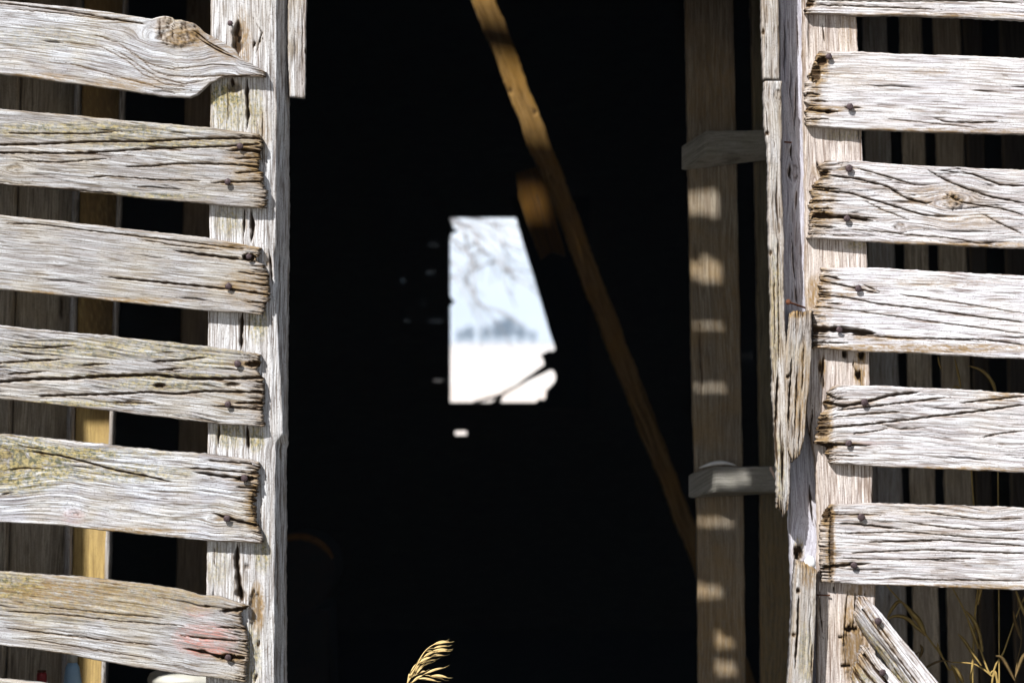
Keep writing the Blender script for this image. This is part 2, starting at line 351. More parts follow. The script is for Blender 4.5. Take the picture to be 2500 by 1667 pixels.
def tube(pts, rad, seg=7, caps=True):
    """polyline tube; rad = number or list -> (verts, faces)"""
    P = [Vector(p) for p in pts]; n = len(P); V = []; F = []
    if not hasattr(rad, '__len__'): rad = [rad]*n
    for i, p in enumerate(P):
        tdir = (P[min(i+1, n-1)]-P[max(i-1, 0)]).normalized()
        up = Vector((0, 1, 0)) if abs(tdir.y) < .9 else Vector((1, 0, 0))
        a = tdir.cross(up).normalized(); b = tdir.cross(a)
        for k in range(seg):
            an = 2*math.pi*k/seg; V.append(p + (a*math.cos(an)+b*math.sin(an))*rad[i])
    for i in range(n-1):
        for k in range(seg):
            F.append((i*seg+k, i*seg+(k+1) % seg, (i+1)*seg+(k+1) % seg, (i+1)*seg+k))
    if caps: F.append(tuple(range(seg))[::-1]); F.append(tuple(range((n-1)*seg, n*seg)))
    return V, F
class MB:
    def __init__(s): s.V = []; s.F = []
    def add(s, vf):
        b = len(s.V); s.V += [tuple(v) for v in vf[0]]; s.F += [tuple(i+b for i in f) for f in vf[1]]; return s
    def tube(s, pts, rad, seg=7): return s.add(tube(pts, rad, seg))
    def box(s, x0, x1, y0, y1, z0, z1):
        V = [(x, y, z) for x in (x0, x1) for y in (y0, y1) for z in (z0, z1)]
        return s.add((V, [(0, 1, 3, 2), (4, 6, 7, 5), (0, 4, 5, 1), (2, 3, 7, 6), (0, 2, 6, 4), (1, 5, 7, 3)]))
    def prism(s, plan, zb, zt):
        """plan [(x,y)], zb/zt per point"""
        n = len(plan); V = [(p[0], p[1], z) for p, z in zip(plan, zb)] + [(p[0], p[1], z) for p, z in zip(plan, zt)]
        F = [tuple(range(n))[::-1], tuple(range(n, 2*n))] + [(i, (i+1) % n, n+(i+1) % n, n+i) for i in range(n)]
        return s.add((V, F))
    def lathe(s, c, prof, seg=24):
        V = []; F = []
        for r, z in prof:
            for k in range(seg): a = 2*math.pi*k/seg; V.append((c[0]+r*math.cos(a), c[1]+r*math.sin(a), c[2]+z))
        for i in range(len(prof)-1):
            for k in range(seg): F.append((i*seg+k, i*seg+(k+1) % seg, (i+1)*seg+(k+1) % seg, (i+1)*seg+k))
        F.append(tuple(range(seg))[::-1]); F.append(tuple(range((len(prof)-1)*seg, len(prof)*seg)))
        return s.add((V, F))
    def build(s, name, mat, parent=None, label=None, smooth=False, bevel=0, grain=None):
        me = build_mesh(name, s.V, s.F, smooth)
        bm = bmesh.new(); bm.from_mesh(me); bmesh.ops.recalc_face_normals(bm, faces=bm.faces)
        if bevel: bmesh.ops.bevel(bm, geom=bm.edges[:], offset=bevel, segments=2, affect='EDGES', clamp_overlap=True)
        bm.to_mesh(me); bm.free()
        if grain is not None:
            n = len(me.vertices); co = np.zeros(n*3); me.vertices.foreach_get('co', co); co = co.reshape(-1, 3)
            G = np.stack([co[:, grain[0]], co[:, grain[1]]+co[:, 1]*.7, np.full(n, grain[2])], -1)
            at = me.attributes.new('grain', 'FLOAT_VECTOR', 'POINT'); at.data.foreach_set('vector', G.ravel())
            at = me.attributes.new('wear', 'FLOAT_COLOR', 'POINT'); at.data.foreach_set('color', np.zeros(n*4))
        return link(name, me, mat, parent, label)

def nail(px, py, parent, y=-0.024, r=6.4, tilt=(0, 0)):
    x, _, z = wpt(px, py, 0); x, z = (px-1250)/1250, 1.5+(833.5-py)/1250
    r = r*.00092; mb = MB(); V = []; F = []; seg = 12
    rnd = random.Random(int(px*7+py))
    rim = [r*(1+.12*rnd.uniform(-1, 1)) for _ in range(seg)]
    for (f, dy) in ((.15, -.0042), (.8, -.0040), (1, -.0028), (1, -.0008), (.35, .0), (.35, .02)):
        for k in range(seg):
            a = 2*math.pi*k/seg; rr = rim[k]*f
            V.append((x+rr*math.cos(a)+tilt[0]*dy*-1, y+dy+rr*math.sin(a)*tilt[1], z+rr*math.sin(a)))
    for i in range(5):
        for k in range(seg): F.append((i*seg+k, i*seg+(k+1) % seg, (i+1)*seg+(k+1) % seg, (i+1)*seg+k))
    F.append(tuple(range(seg))); F.append(tuple(range(5*seg, 6*seg)))
    return mb.add((V, F)).build('nail', M_NAIL, parent, smooth=True)

# ------------------------------------------------------------ setting: ground and far field
def sheet(name, x0, x1, y0, y1, z, mat, div=1):
    V = [(x0+(x1-x0)*i/div, y0+(y1-y0)*j/div, z) for j in range(div+1) for i in range(div+1)]
    F = [(j*(div+1)+i, j*(div+1)+i+1, (j+1)*(div+1)+i+1, (j+1)*(div+1)+i) for j in range(div) for i in range(div)]
    o = link(name, build_mesh(name, V, F, False), mat); return tag(o, kind='structure')
mf, n, b = nodes('dry_field', .95); oc = n.nodes.new('ShaderNodeNewGeometry').outputs['Position']
f1 = noise(n, vmul(n, oc, (.004, .02, 1)), 1, 4); f2 = noise(n, oc, 3, 4)
c = mix(n, ramp(n, f1, [(.42, 0), (.56, 1)]), (.86, .83, .80), (.74, .64, .57)); c = mix(n, math_(n, 'MULTIPLY', f2, .35), c, (.62, .55, .45))
n.links.new(c, b.inputs['Base Color'])
sheet('ground', -3500, 3500, -40, 4500, 0, mf)
MDIRT = plain('barn_dirt', (.035, .026, .018), (.06, .045, .03), 12, .95, 0, .6)
sheet('barn_floor', -3.0, 3.0, -.02, 10.0, .004, MDIRT)
sheet('bounce_cut_ground', -14, 14, -25, -.02, .004, plain('bounce_cut_soil', (.06, .05, .033), (.09, .075, .045), 5, .95, 0, .6))  # unseen dark ground added to cut bounce light into the barn

# ------------------------------------------------------------ LEFT slatted wall
LW = empty('slatted_wall', ((505-1250)/1250, 0, 0), 'weathered grey slatted wall left of the dark opening, its slats nailed to a cracked post', 'wall')
YS = -.022
def ext(e):                                   # continue a left slat's edge beyond the frame
    (x0, y0), (x1, y1) = e[0], e[1]; k = (y1-y0)/(x1-x0); return [(-420, y0-420*k)] + e
def extr(e):
    (x0, y0), (x1, y1) = e[-2], e[-1]; k = (y1-y0)/(x1-x0); return e + [(2960, y1+460*k)]
slL = []
slL.append(board('slat', M_L, LW, ext([(0, 2), (180, 18), (268, 30), (362, 45), (371, 46), (388, 41), (402, 39), (421, 44), (427, 50), (443, 49), (456, 54), (475, 58), (500, 80), (528, 94), (550, 108), (575, 123), (586, 141), (607, 152), (629, 165), (650, 176)]),
    ext([(0, 182), (48, 187), (143, 200), (261, 216), (357, 229), (404, 236), (461, 239), (479, 232), (494, 220), (500, 214), (512, 204), (528, 198), (540, 190), (571, 187), (650, 187)]),
    -420, 648, YS, .022, rough=.55, wav=.7, rand=3, fray1=2, edge=.8,
    knots=[(432, 74, 44, 'burl')],
    cracks=[([(-200, -6), (0, 8), (179, 30), (268, 46), (375, 63)], 3), ([(0, 20), (150, 34), (300, 52), (360, 58)], 2.2), ([(214, 80), (286, 104), (340, 140), (371, 170), (410, 186), (470, 188), (640, 184)], 2.4, 3),
            ([(260, 112), (321, 146), (350, 168), (390, 192), (450, 206), (520, 195)], 2.6, 3), ([(300, 120), (345, 145), (375, 160), (420, 170), (520, 158), (600, 162)], 2.0, 2.5),
            ([(140, 100), (250, 116), (310, 148), (350, 182), (400, 205), (470, 215)], 1.8, 2), ([(150, 150), (300, 190), (400, 218), (480, 222)], 1.8, 2),
            ([(421, 52), (424, 115)], 6, 9), ([(380, 62), (384, 118)], 3), ([(465, 80), (500, 105), (540, 128), (590, 148)], 5, 6), ([(450, 60), (520, 110), (570, 136)], 3.5)],
    blobs=[(470, 95, 70, 30, .6, 2), (300, 205, 110, 16, .5, 2), (90, 190, 90, 12, .6, 2), (110, 90, 140, 30, .22, 1), (560, 130, 50, 22, .5, 2)],
    label='broken top slat with a rough knot and a splintered pointed end'))
slL.append(board('slat', M_L, LW, ext([(0, 266), (179, 282), (357, 298), (514, 311), (640, 329)]), ext([(0, 452), (50, 455), (179, 466), (304, 479), (446, 493), (571, 504), (660, 508)]),
    -420, [(0, 632), (.1, 638), (.2, 636), (.3, 632), (.45, 634), (.6, 640), (.8, 650), (1, 648)], YS, .022, rough=1.0, ridge=.55, fray1=10, rand=8,
    knots=[(40, 412, 12, 'k')],
    cracks=[([(0, 326), (214, 327), (300, 322)], 3.5), ([(-200, 350), (0, 354), (100, 352), (230, 346), (360, 346), (460, 340), (634, 337)], 5), ([(-100, 376), (0, 373), (180, 375), (400, 362), (560, 357), (634, 352)], 4.5),
            ([(36, 393), (150, 397), (280, 386)], 3), ([(290, 408), (370, 406), (430, 400), (500, 400), (570, 402), (636, 408)], 4), ([(200, 436), (260, 430), (400, 440), (510, 442)], 3), ([(500, 447), (640, 443)], 4, 8),
            ([(545, 370), (590, 366), (636, 372)], 7, 13), ([(560, 424), (640, 418)], 4), ([(560, 388), (640, 385)], 4), ([(0, 452), (100, 458), (300, 474)], 3)],
    blobs=[(200, 318, 300, 22, .5, 1), (400, 350, 250, 14, .45, 1), (600, 400, 60, 40, .45, 2), (200, 480, 300, 12, .6, 1)], label='slat with long wavy cracks and a small double knot near its left end'))
slL.append(board('slat', M_L, LW, ext([(0, 525), (200, 546), (321, 560), (386, 567), (511, 581), (640, 606)]), ext([(0, 708), (179, 724), (300, 738), (446, 754), (511, 759), (660, 768)]),
    -420, [(0, 634), (.1, 634), (.16, 622), (.2, 626), (.25, 640), (.4, 656), (.7, 658), (.9, 648), (1, 640)], YS, .022, rough=.65, rand=5, fray1=8, wav=.6,
    cracks=[([(0, 545), (100, 548), (214, 563), (320, 575), (430, 588), (620, 612)], 3), ([(330, 582), (430, 600), (560, 612)], 2.5), ([(410, 610), (500, 622), (590, 634), (615, 636)], 6, 12), ([(250, 676), (380, 688), (500, 700), (560, 706), (590, 710), (656, 720)], 5),
            ([(570, 662), (656, 675)], 4), ([(560, 685), (656, 697)], 4), ([(580, 735), (656, 742)], 3)],
    holes=[(607, 628, 17, 10, 22, 1)], blobs=[(260, 735, 200, 9, .8, 2), (90, 715, 60, 7, .7, 2), (600, 700, 60, 50, .4, 2), (560, 600, 90, 14, .4, 2)], label='smooth silver slat with a rotted hole at the top of its end'))
slL.append(board('slat', M_L, LW, ext([(0, 794), (179, 813), (268, 819), (350, 829), (457, 840), (511, 846), (640, 865)]), ext([(0, 974), (179, 992), (293, 1006), (446, 1024), (536, 1035), (655, 1042)]),
    -420, [(0, 634), (.12, 636), (.2, 624), (.32, 640), (.5, 646), (.75, 640), (1, 645)], YS, .022, rough=1.3, ridge=.85, fray1=7, rand=9, wav=1.3,
    cracks=[([(-100, 890), (0, 886), (100, 880), (170, 876)], 4), ([(-200, 935), (0, 932), (90, 925), (160, 925), (260, 918), (380, 915), (460, 925), (560, 924), (644, 922)], 7, 15), ([(80, 967), (190, 964), (280, 962), (360, 957), (430, 962), (500, 955), (640, 958)], 5, 12),
            ([(0, 915), (130, 905)], 4), ([(180, 893), (280, 887)], 4), ([(360, 882), (440, 880), (520, 870)], 4), ([(370, 905), (470, 897)], 4), ([(500, 990), (560, 993), (640, 1000)], 4), ([(250, 982), (400, 985)], 3), ([(0, 846), (100, 850), (200, 842)], 3), ([(560, 985), (640, 982)], 5, 12)],
    holes=[(390, 941, 16, 6, 10, .9), (566, 939, 18, 6, 7, .7), (620, 889, 24, 8, 14, .9)], blobs=[(300, 850, 380, 26, .45, 1), (120, 890, 140, 12, .4, 1), (400, 940, 150, 14, .5, 1), (350, 918, 250, 8, .6, 1), (500, 885, 80, 20, .4, 1), (180, 985, 200, 8, .6, 1)], label='deeply furrowed slat with yellow lichen in its cracks'))
slL.append(board('slat', M_L, LW, ext([(0, 1059), (179, 1076), (304, 1090), (393, 1100), (503, 1107), (615, 1122), (645, 1135)]), ext([(0, 1274), (163, 1284), (275, 1297), (398, 1310), (506, 1320), (650, 1328)]),
    -420, [(0, 636), (.12, 632), (.3, 630), (.5, 620), (.65, 622), (.8, 632), (1, 645)], YS, .022, rough=.9, ridge=.3, fray1=8, rand=6, wav=1.1,
    knots=[(-18, 1125, 40, 'k'), (527, 1264, 11, 'k'), (180, 1252, 9, 'k')],
    cracks=[([(60, 1100), (137, 1111), (199, 1125), (289, 1149), (362, 1163), (434, 1180)], 4.5), ([(463, 1150), (542, 1163), (606, 1169)], 7, 13), ([(485, 1122), (615, 1132)], 4), ([(440, 1140), (560, 1150), (630, 1156)], 4), ([(508, 1248), (564, 1268), (626, 1282)], 7, 13), ([(570, 1188), (625, 1192)], 5, 10), ([(0, 1208), (36, 1201)], 3), ([(0, 1150), (60, 1142), (120, 1146)], 3), ([(30, 1085), (120, 1100)], 3)],
    holes=[(600, 1169, 26, 7, 14, .8), (628, 1230, 16, 40, 5, .5)], blobs=[(40, 1130, 130, 75, .85, 1), (150, 1110, 140, 20, .6, 1), (290, 1155, 180, 25, .5, 1), (300, 1105, 200, 14, .3, 1), (178, 1262, 30, 20, .35, 3), (230, 1295, 260, 8, .8, 2), (620, 1240, 25, 60, .5, 2)], label='slat with a yellow stained knot at the left and a cracked lower corner'))
slL.append(board('slat', M_L, LW, ext([(0, 1395), (181, 1407), (268, 1416), (380, 1429), (448, 1440), (488, 1453), (535, 1456), (610, 1480)]), ext([(0, 1574), (145, 1594), (289, 1621), (452, 1646), (610, 1666)]),
    -420, [(0, 604), (.05, 603), (.1, 588), (.2, 586), (.35, 600), (.45, 606), (.8, 603), (1, 597)], YS, .022, rough=.9, ridge=.25, fray1=7, rand=10, wav=.35,
    cracks=[([(530, 1492), (565, 1490), (606, 1484)], 10, 16), ([(440, 1580), (499, 1592), (542, 1604), (597, 1606)], 8, 15), ([(520, 1530), (600, 1534)], 4), ([(430, 1548), (481, 1556), (600, 1566)], 4), ([(0, 1490), (150, 1500), (300, 1516), (460, 1528)], 2.5), ([(0, 1530), (200, 1556), (400, 1576)], 2.5), ([(100, 1480), (300, 1500), (420, 1510)], 2.3), ([(50, 1555), (220, 1584), (400, 1612)], 2)],
    holes=[(505, 1480, 8, 4, 5, .6), (556, 1604, 26, 9, 14, .9)], blobs=[(220, 1460, 330, 60, .36, 1), (250, 1455, 330, 55, .42, 2), (30, 1425, 80, 35, .5, 1), (500, 1560, 75, 42, .95, 3), (480, 1495, 40, 18, .4, 3), (520, 1590, 60, 14, .5, 3), (150, 1440, 150, 25, .25, 2)], label='slat stained greenish above with a patch of worn red paint near its end'))
slL.append(board('slat', M_L, LW, ext([(0, 1657), (100, 1666), (300, 1690), (600, 1725)]), ext([(0, 1840), (300, 1868), (600, 1905)]), -420, 600, YS, .022, fray1=8, ridge=.4, da=8, dc=3, label='lowest slat showing only its upper left edge'))
for yy in (1930, 2190, 2450): slL.append(board('slat', M_L, LW, [(-420, yy-30), (620, yy+50)], [(-420, yy+150), (620, yy+230)], -420, 600, YS, .022, da=14, dc=6))
slL.append(board('slat', M_L, LW, [(-420, -295), (640, -215)], [(-420, -118), (640, -38)], -420, 640, YS, .022, da=14, dc=6))
for k, (px, py) in {0: (564, 59)}.items(): nail(px, py, LW, -.012, 6)
for i, px, py, r in ((1, 589, 359, 7), (1, 559, 446, 7), (2, 561, 699, 7), (3, 583, 888, 7.5), (3, 560, 986, 7), (4, 600, 1165, 7.5), (4, 557, 1263, 7.5), (5, 560, 1601, 7), (2, 611, 627, 6)):
    nail(px, py, slL[i], -.027, r)
chx = np.array([(-300, 676), (600, 673), (625, 667), (1000, 688), (1060, 690), (1085, 672), (1700, 668), (2600, 664)], float)
def profL(A, C):
    cx = np.interp(A, chx[:, 0], chx[:, 1]) + 1.2*perlin(A/60, 0*A, 77)
    return .0019*np.clip(C-cx, 0, 200) + .00018*np.clip(C-(cx-22), 0, 22)
board('post', M_P, LW, [(-300, 515), (300, 513), (560, 511), (760, 508), (1050, 507), (1200, 505), (1667, 503), (2600, 498)], [(-300, 701), (300, 701), (700, 699), (1085, 697), (1098, 693), (1667, 694), (2600, 692)],
    -300, 2600, 0.0, .13, axis='v', rough=.75, ridge=.12, rand=12, wav=.5, profile=profL, prof_thick=.078, da=5,
    cracks=[([(603, 180), (603, 230), (606, 280), (602, 325)], 8, 16), ([(566, 187), (568, 215)], 9, 16), ([(583, 40), (579, 95), (582, 150)], 24, 14), ([(645, 88), (640, 98), (622, 104), (618, 120)], 6), ([(618, 45), (640, 80), (622, 140)], 3),
            ([(597, 500), (596, 560), (594, 590)], 5, 14), ([(614, 505), (617, 560), (612, 600)], 10, 18), ([(592, 745), (590, 800), (588, 870)], 8, 16), ([(655, 600), (660, 640), (665, 705)], 6, 12), ([(605, 1030), (604, 1060), (608, 1110)], 8, 16), ([(536, 1030), (534, 1060), (533, 1095)], 5, 10),
            ([(579, 1318), (578, 1370), (583, 1420), (592, 1475)], 12, 20), ([(583, 1425), (586, 1450), (596, 1475)], 18, 18), ([(523, 1325), (524, 1400)], 2.5), ([(556, 200), (557, 310)], 2.5), ([(641, 260), (640, 420)], 2.5), ([(628, 1640), (622, 1667)], 5), ([(634, 1560), (632, 1582)], 5, 8),
            ([(690, 340), (686, 347), (700, 344)], 3), ([(676, 1300), (676, 1500)], 2)],
    holes=[(603, 1383, 8, 5, 5, .5), (571, 215, 18, 14, 6, .5), (622, 1490, 17, 50, 9, .25), (629, 1574, 3, 5, 6, 1)],
    blobs=[(560, 260, 50, 70, .55, 1), (540, 235, 40, 26, .6, 1), (625, 270, 20, 60, .5, 1), (560, 540, 40, 40, .45, 1), (630, 790, 25, 50, .6, 1), (560, 1060, 45, 35, .6, 1), (625, 1070, 22, 35, .7, 1), (640, 1350, 22, 50, .55, 1), (530, 1380, 30, 50, .35, 1), (628, 1480, 20, 60, .95, 2), (615, 1600, 25, 90, .5, 1), (590, 100, 25, 80, .6, 2), (640, 330, 25, 60, .3, 2), (650, 640, 8, 40, .5, 2)],
    label='square corner post with a long split down its face and green lichen')
board('trim_board', M_G, LW, [(-300, 703), (100, 703), (237, 706)], [(-300, 749), (100, 747), (242, 745)], -300, [(0, 237), (1, 241)], .03, .022, axis='v', rough=.7, ridge=.25, rand=4, wav=.3, dc=1.5,
    cracks=[([(745, 115), (746, 135)], 4)], label='short grey trim board ending at the top right of the post')

# ------------------------------------------------------------ RIGHT slatted wall
RW = empty('slatted_wall', ((2120-1250)/1250, 0, 0), 'bleached pale slatted wall right of the dark opening, its frayed slats nailed to a leaning post', 'wall')
slR = []
slR.append(board('slat', M_R, RW, extr([(1940, -118), (2500, -100)]), extr([(1940, 30), (1964, 33), (2090, 38), (2174, 38), (2500, 50)]), [(0, 1990), (.5, 1975), (1, 1968)], 2960, YS, .022, rough=.8, ridge=.35, fray0=8, rand=8,
    cracks=[([(1970, 12), (2100, 16), (2300, 24)], 3), ([(2000, 2), (2200, 4), (2400, 2), (2500, 10)], 3)], holes=[(1975, 8, 16, 10, 9, .8)], blobs=[(2250, 38, 400, 7, .5, 2)], label='topmost pale slat cut by the upper edge of the view'))
slR.append(board('slat', M_R, RW, extr([(1940, 124), (2098, 126), (2197, 132), (2365, 136), (2500, 142)]), extr([(1940, 305), (1964, 308), (2090, 316), (2251, 323), (2500, 329)]),
    [(0, 2002), (.1, 1992), (.2, 1986), (.3, 1976), (.38, 1974), (.46, 1966), (.7, 1963), (.72, 1978), (.76, 1966), (1, 1968)], 2960, YS, .022, rough=.55, fray0=7, rand=5, wav=.6,
    cracks=[([(2266, 285), (2312, 298), (2377, 300), (2450, 297)], 4), ([(1964, 266), (2006, 272), (2059, 274)], 7, 12), ([(2055, 262), (2071, 264), (2110, 264)], 4), ([(1980, 246), (2030, 249)], 3), ([(1970, 228), (2010, 232)], 4), ([(2160, 290), (2260, 300), (2400, 314)], 2), ([(1970, 292), (2030, 290)], 3)],
    holes=[(2006, 150, 14, 12, 13, 1), (1992, 180, 13, 26, 11, .75), (2022, 273, 7, 5, 8, 1)], blobs=[(2000, 170, 25, 40, .8, 2), (2010, 268, 50, 10, .7, 2), (1992, 250, 16, 60, .5, 2), (2270, 176, 50, 12, .4, 2), (2250, 320, 400, 8, .55, 2), (2110, 190, 90, 30, .2, 2)], label='smooth bleached slat with its left end rotted to brown splinters'))
slR.append(board('slat', M_R, RW, extr([(1940, 390), (2015, 392), (2086, 392), (2174, 400), (2327, 408), (2500, 415)]), extr([(1940, 576), (1975, 579), (2097, 588), (2174, 594), (2500, 607)]),
    [(0, 2015), (.06, 1999), (.14, 1999), (.2, 2012), (.3, 1990), (.36, 1982), (.7, 1978), (1, 1974)], 2960, YS, .022, rough=1.3, ridge=.9, fray0=10, rand=9, wav=2.0, knots=[(2325, 490, 22, 'burl'), (2195, 552, 9, 'k')],
    cracks=[([(2075, 406), (2136, 423), (2197, 440), (2243, 455)], 3.5), ([(2005, 425), (2098, 438), (2166, 455), (2212, 484), (2262, 497), (2289, 490)], 5), ([(1979, 457), (2059, 463)], 5, 12), ([(1987, 463), (2071, 471), (2174, 501), (2251, 524), (2330, 532)], 4.5), ([(1983, 530), (2071, 530), (2143, 541)], 9, 16),
            ([(2251, 406), (2308, 440), (2365, 463), (2423, 482), (2520, 500)], 4.5), ([(2335, 415), (2384, 429), (2442, 452), (2520, 456)], 4.5), ([(2289, 463), (2346, 494), (2442, 509), (2520, 530)], 3.5), ([(2380, 512), (2440, 545), (2520, 582)], 3.5), ([(2100, 560), (2200, 572), (2300, 580), (2400, 592)], 2.5),
            ([(1983, 492), (2060, 490)], 4), ([(1983, 553), (2050, 556)], 5), ([(2090, 480), (2160, 515), (2240, 545)], 2.5), ([(1990, 510), (2040, 508)], 4), ([(2003, 418), (2030, 422)], 6, 12)],
    holes=[(2008, 424, 16, 6, 10, .9), (2006, 526, 22, 8, 10, .9)], blobs=[(2290, 480, 110, 30, .45, 2), (2350, 540, 90, 25, .4, 2), (2005, 490, 35, 80, .5, 2), (2250, 598, 400, 9, .7, 2)], label='gnarled slat with deep curling furrows'))
slR.append(board('slat', M_R, RW, extr([(1940, 650), (2007, 653), (2136, 654), (2273, 662), (2500, 672)]), extr([(1940, 847), (1983, 850), (2097, 858), (2251, 864), (2500, 877)]),
    [(0, 2008), (.2, 2002), (.45, 2000), (.52, 1984), (.72, 1983), (.77, 1984), (1, 1984)], 2960, YS, .022, rough=.65, ridge=.1, fray0=7, rand=5, wav=.8,
    cracks=[([(2005, 686), (2078, 701), (2136, 715), (2166, 718)], 4), ([(2100, 692), (2155, 716)], 3.5), ([(2006, 720), (2078, 728), (2136, 741), (2212, 749), (2365, 770), (2520, 790)], 3.5), ([(1995, 749), (2097, 760), (2251, 782), (2520, 817)], 2.5), ([(2174, 716), (2327, 738), (2520, 768)], 2.3),
            ([(1979, 805), (2044, 804), (2105, 811), (2150, 815)], 15, 26), ([(2059, 816), (2212, 826), (2404, 829), (2520, 845)], 3.5), ([(1985, 836), (2080, 838)], 4), ([(1985, 822), (2050, 826)], 3), ([(2010, 740), (2070, 744)], 3), ([(2010, 672), (2060, 684)], 5, 10)],
    blobs=[(2250, 850, 350, 12, .8, 2), (2010, 740, 25, 80, .45, 2), (2300, 690, 200, 14, .3, 2), (2160, 826, 90, 8, .6, 2), (2070, 720, 30, 5, .7, 2)], label='slat split open by a black gap at its lower left corner'))
slR.append(board('slat', M_R, RW, extr([(1940, 955), (2023, 950), (2044, 940), (2166, 942), (2327, 950), (2500, 961)]), extr([(1940, 1127), (2025, 1132), (2174, 1140), (2500, 1153)]),
    [(0, 2030), (.08, 2020), (.18, 2012), (.26, 2022), (.33, 2004), (.45, 2000), (.62, 1995), (.74, 1993), (.78, 2018), (1, 2026)], 2960, YS, .022, rough=1.1, ridge=.55, fray0=9, rand=6, wav=1.3,
    cracks=[([(2017, 959), (2040, 973), (2075, 976)], 5, 10), ([(2008, 980), (2059, 992), (2105, 984), (2174, 965), (2260, 955)], 7, 13), ([(2029, 1002), (2117, 994), (2212, 982), (2327, 968)], 3.5), ([(2000, 1046), (2071, 1040), (2136, 1034), (2212, 1025), (2308, 1013), (2404, 1002), (2520, 985)], 4.5),
            ([(1995, 1084), (2071, 1086), (2136, 1088)], 6, 12), ([(2060, 1062), (2140, 1052), (2190, 1040)], 3), ([(2020, 1020), (2100, 1012), (2220, 1003)], 3), ([(2380, 1072), (2440, 1058), (2520, 1050)], 3), ([(2020, 1110), (2110, 1114)], 2.5), ([(2130, 1030), (2200, 1048), (2280, 1042)], 2.5), ([(2330, 985), (2420, 976), (2520, 965)], 4)],
    holes=[(2025, 1088, 15, 8, 12, 1), (2010, 1040, 18, 30, 6, .55)], blobs=[(2010, 1040, 25, 80, .7, 2), (2120, 1082, 40, 5, .7, 3), (2250, 1145, 350, 8, .7, 2), (2450, 965, 70, 16, .5, 2)], label='slat whose upper grain curls round a lip at its left end'))
slR.append(board('slat', M_R, RW, extr([(1940, 1234), (2032, 1231), (2132, 1228), (2365, 1235), (2500, 1239)]), extr([(1940, 1418), (2006, 1421), (2097, 1426), (2289, 1434), (2500, 1440)]),
    [(0, 2030), (.07, 2014), (.2, 2010), (.27, 2004), (.5, 2003), (1, 2005)], 2960, YS, .022, rough=1.15, ridge=.35, fray0=6, rand=10, wav=.9, knots=[(2420, 1205, 26, 'n')],
    cracks=[([(2028, 1256), (2174, 1256)], 3), ([(2030, 1277), (2090, 1279), (2212, 1292)], 4.5), ([(2010, 1384), (2078, 1378), (2136, 1375)], 7, 12), ([(2040, 1302), (2212, 1298), (2360, 1310), (2520, 1318)], 2.8), ([(2100, 1324), (2300, 1318), (2520, 1334)], 3), ([(2060, 1350), (2260, 1342), (2520, 1352)], 2.8), ([(2150, 1410), (2300, 1415), (2520, 1418)], 2.5), ([(2040, 1362), (2200, 1366), (2400, 1362)], 2.3), ([(2200, 1272), (2330, 1290), (2520, 1296)], 2.5), ([(2250, 1250), (2400, 1268), (2520, 1264)], 2.5)],
    holes=[(2018, 1258, 14, 17, 11, .8), (2030, 1330, 7, 95, 6, .6)], blobs=[(2018, 1260, 22, 25, .8, 2), (2028, 1340, 14, 90, .55, 2), (2250, 1432, 350, 7, .8, 2), (2300, 1245, 200, 14, .3, 2)], label='lowest whole pale slat with fine straight grain'))
for yy in (1780, 2050, 2320): slR.append(board('slat', M_R, RW, [(2000, yy), (2960, yy+30)], [(2000, yy+190), (2960, yy+220)], 2010, 2960, YS, .022, da=14, dc=6))
slR.append(board('slat', M_R, RW, [(1960, -380), (2960, -355)], [(1960, -200), (2960, -170)], 1970, 2960, YS, .022, da=14, dc=6))
for i, px, py, r in ((1, 2020, 142, 7), (1, 2071, 264, 7.5), (2, 2069, 413, 8), (2, 2064, 535, 7), (3, 2092, 705, 7.5), (3, 2045, 805, 7), (4, 2107, 981, 8), (4, 2068, 1081, 7), (5, 2099, 1260, 8), (5, 2081, 1377, 7.5)):
    nail(px, py, slR[i], -.027, r)
board('post', M_PR, RW, [(-300, 1958), (0, 1960), (250, 1962), (560, 1968), (700, 1966), (860, 1978), (1000, 1966), (1120, 1990), (1300, 1998), (1450, 1994), (1667, 1996), (2600, 2010)],
    [(-300, 2085), (38, 2090), (115, 2095), (344, 2105), (620, 2117), (860, 2122), (1200, 2132), (1430, 2137), (1667, 2139), (2600, 2150)], -300, 2600, 0.0, .1, axis='v', rough=.8, ridge=.2, rand=12, wav=.6, da=5,
    knots=[(1985, 452, 12, 'n')],
    cracks=[([(2008, 60), (2012, 95), (2016, 112)], 3.5), ([(1995, 395), (2000, 420)], 5), ([(2011, 860), (2008, 905), (2003, 935)], 6, 10), ([(2085, 866), (2083, 890), (2100, 935)], 3), ([(2100, 900), (2102, 945)], 4), ([(2010, 915), (2012, 950)], 3.5), ([(1985, 985), (1975, 1100), (1990, 1230)], 4), ([(2000, 1430), (2003, 1500), (2010, 1560)], 3), ([(2036, 1428), (2036, 1450)], 3.5), ([(2088, 1430), (2088, 1500)], 3.5), ([(2070, 1430), (2060, 1560), (2066, 1600)], 3), ([(2110, 1430), (2112, 1520)], 3)],
    holes=[(2062, 866, 6, 11, 20, 1), (2103, 866, 8, 12, 20, 1), (2096, 916, 9, 11, 14, .9), (2002, 897, 5, 12, 9, .8), (2052, 1555, 5, 4, 12, 1), (2078, 1535, 17, 6, 16, 1), (2065, 1625, 12, 5, 12, 1), (2085, 1590, 28, 80, 6, .3)],
    blobs=[(2070, 70, 30, 50, .35, 2), (2100, 900, 18, 60, .7, 2), (1990, 720, 22, 50, .85, 2), (2085, 1560, 35, 110, .8, 2), (2090, 600, 30, 12, .5, 1), (2060, 330, 50, 16, .35, 1), (2008, 905, 10, 40, .7, 2), (2100, 1440, 40, 20, .6, 2), (2000, 415, 20, 20, .6, 2)], label='leaning brown post behind the ends of the pale slats')
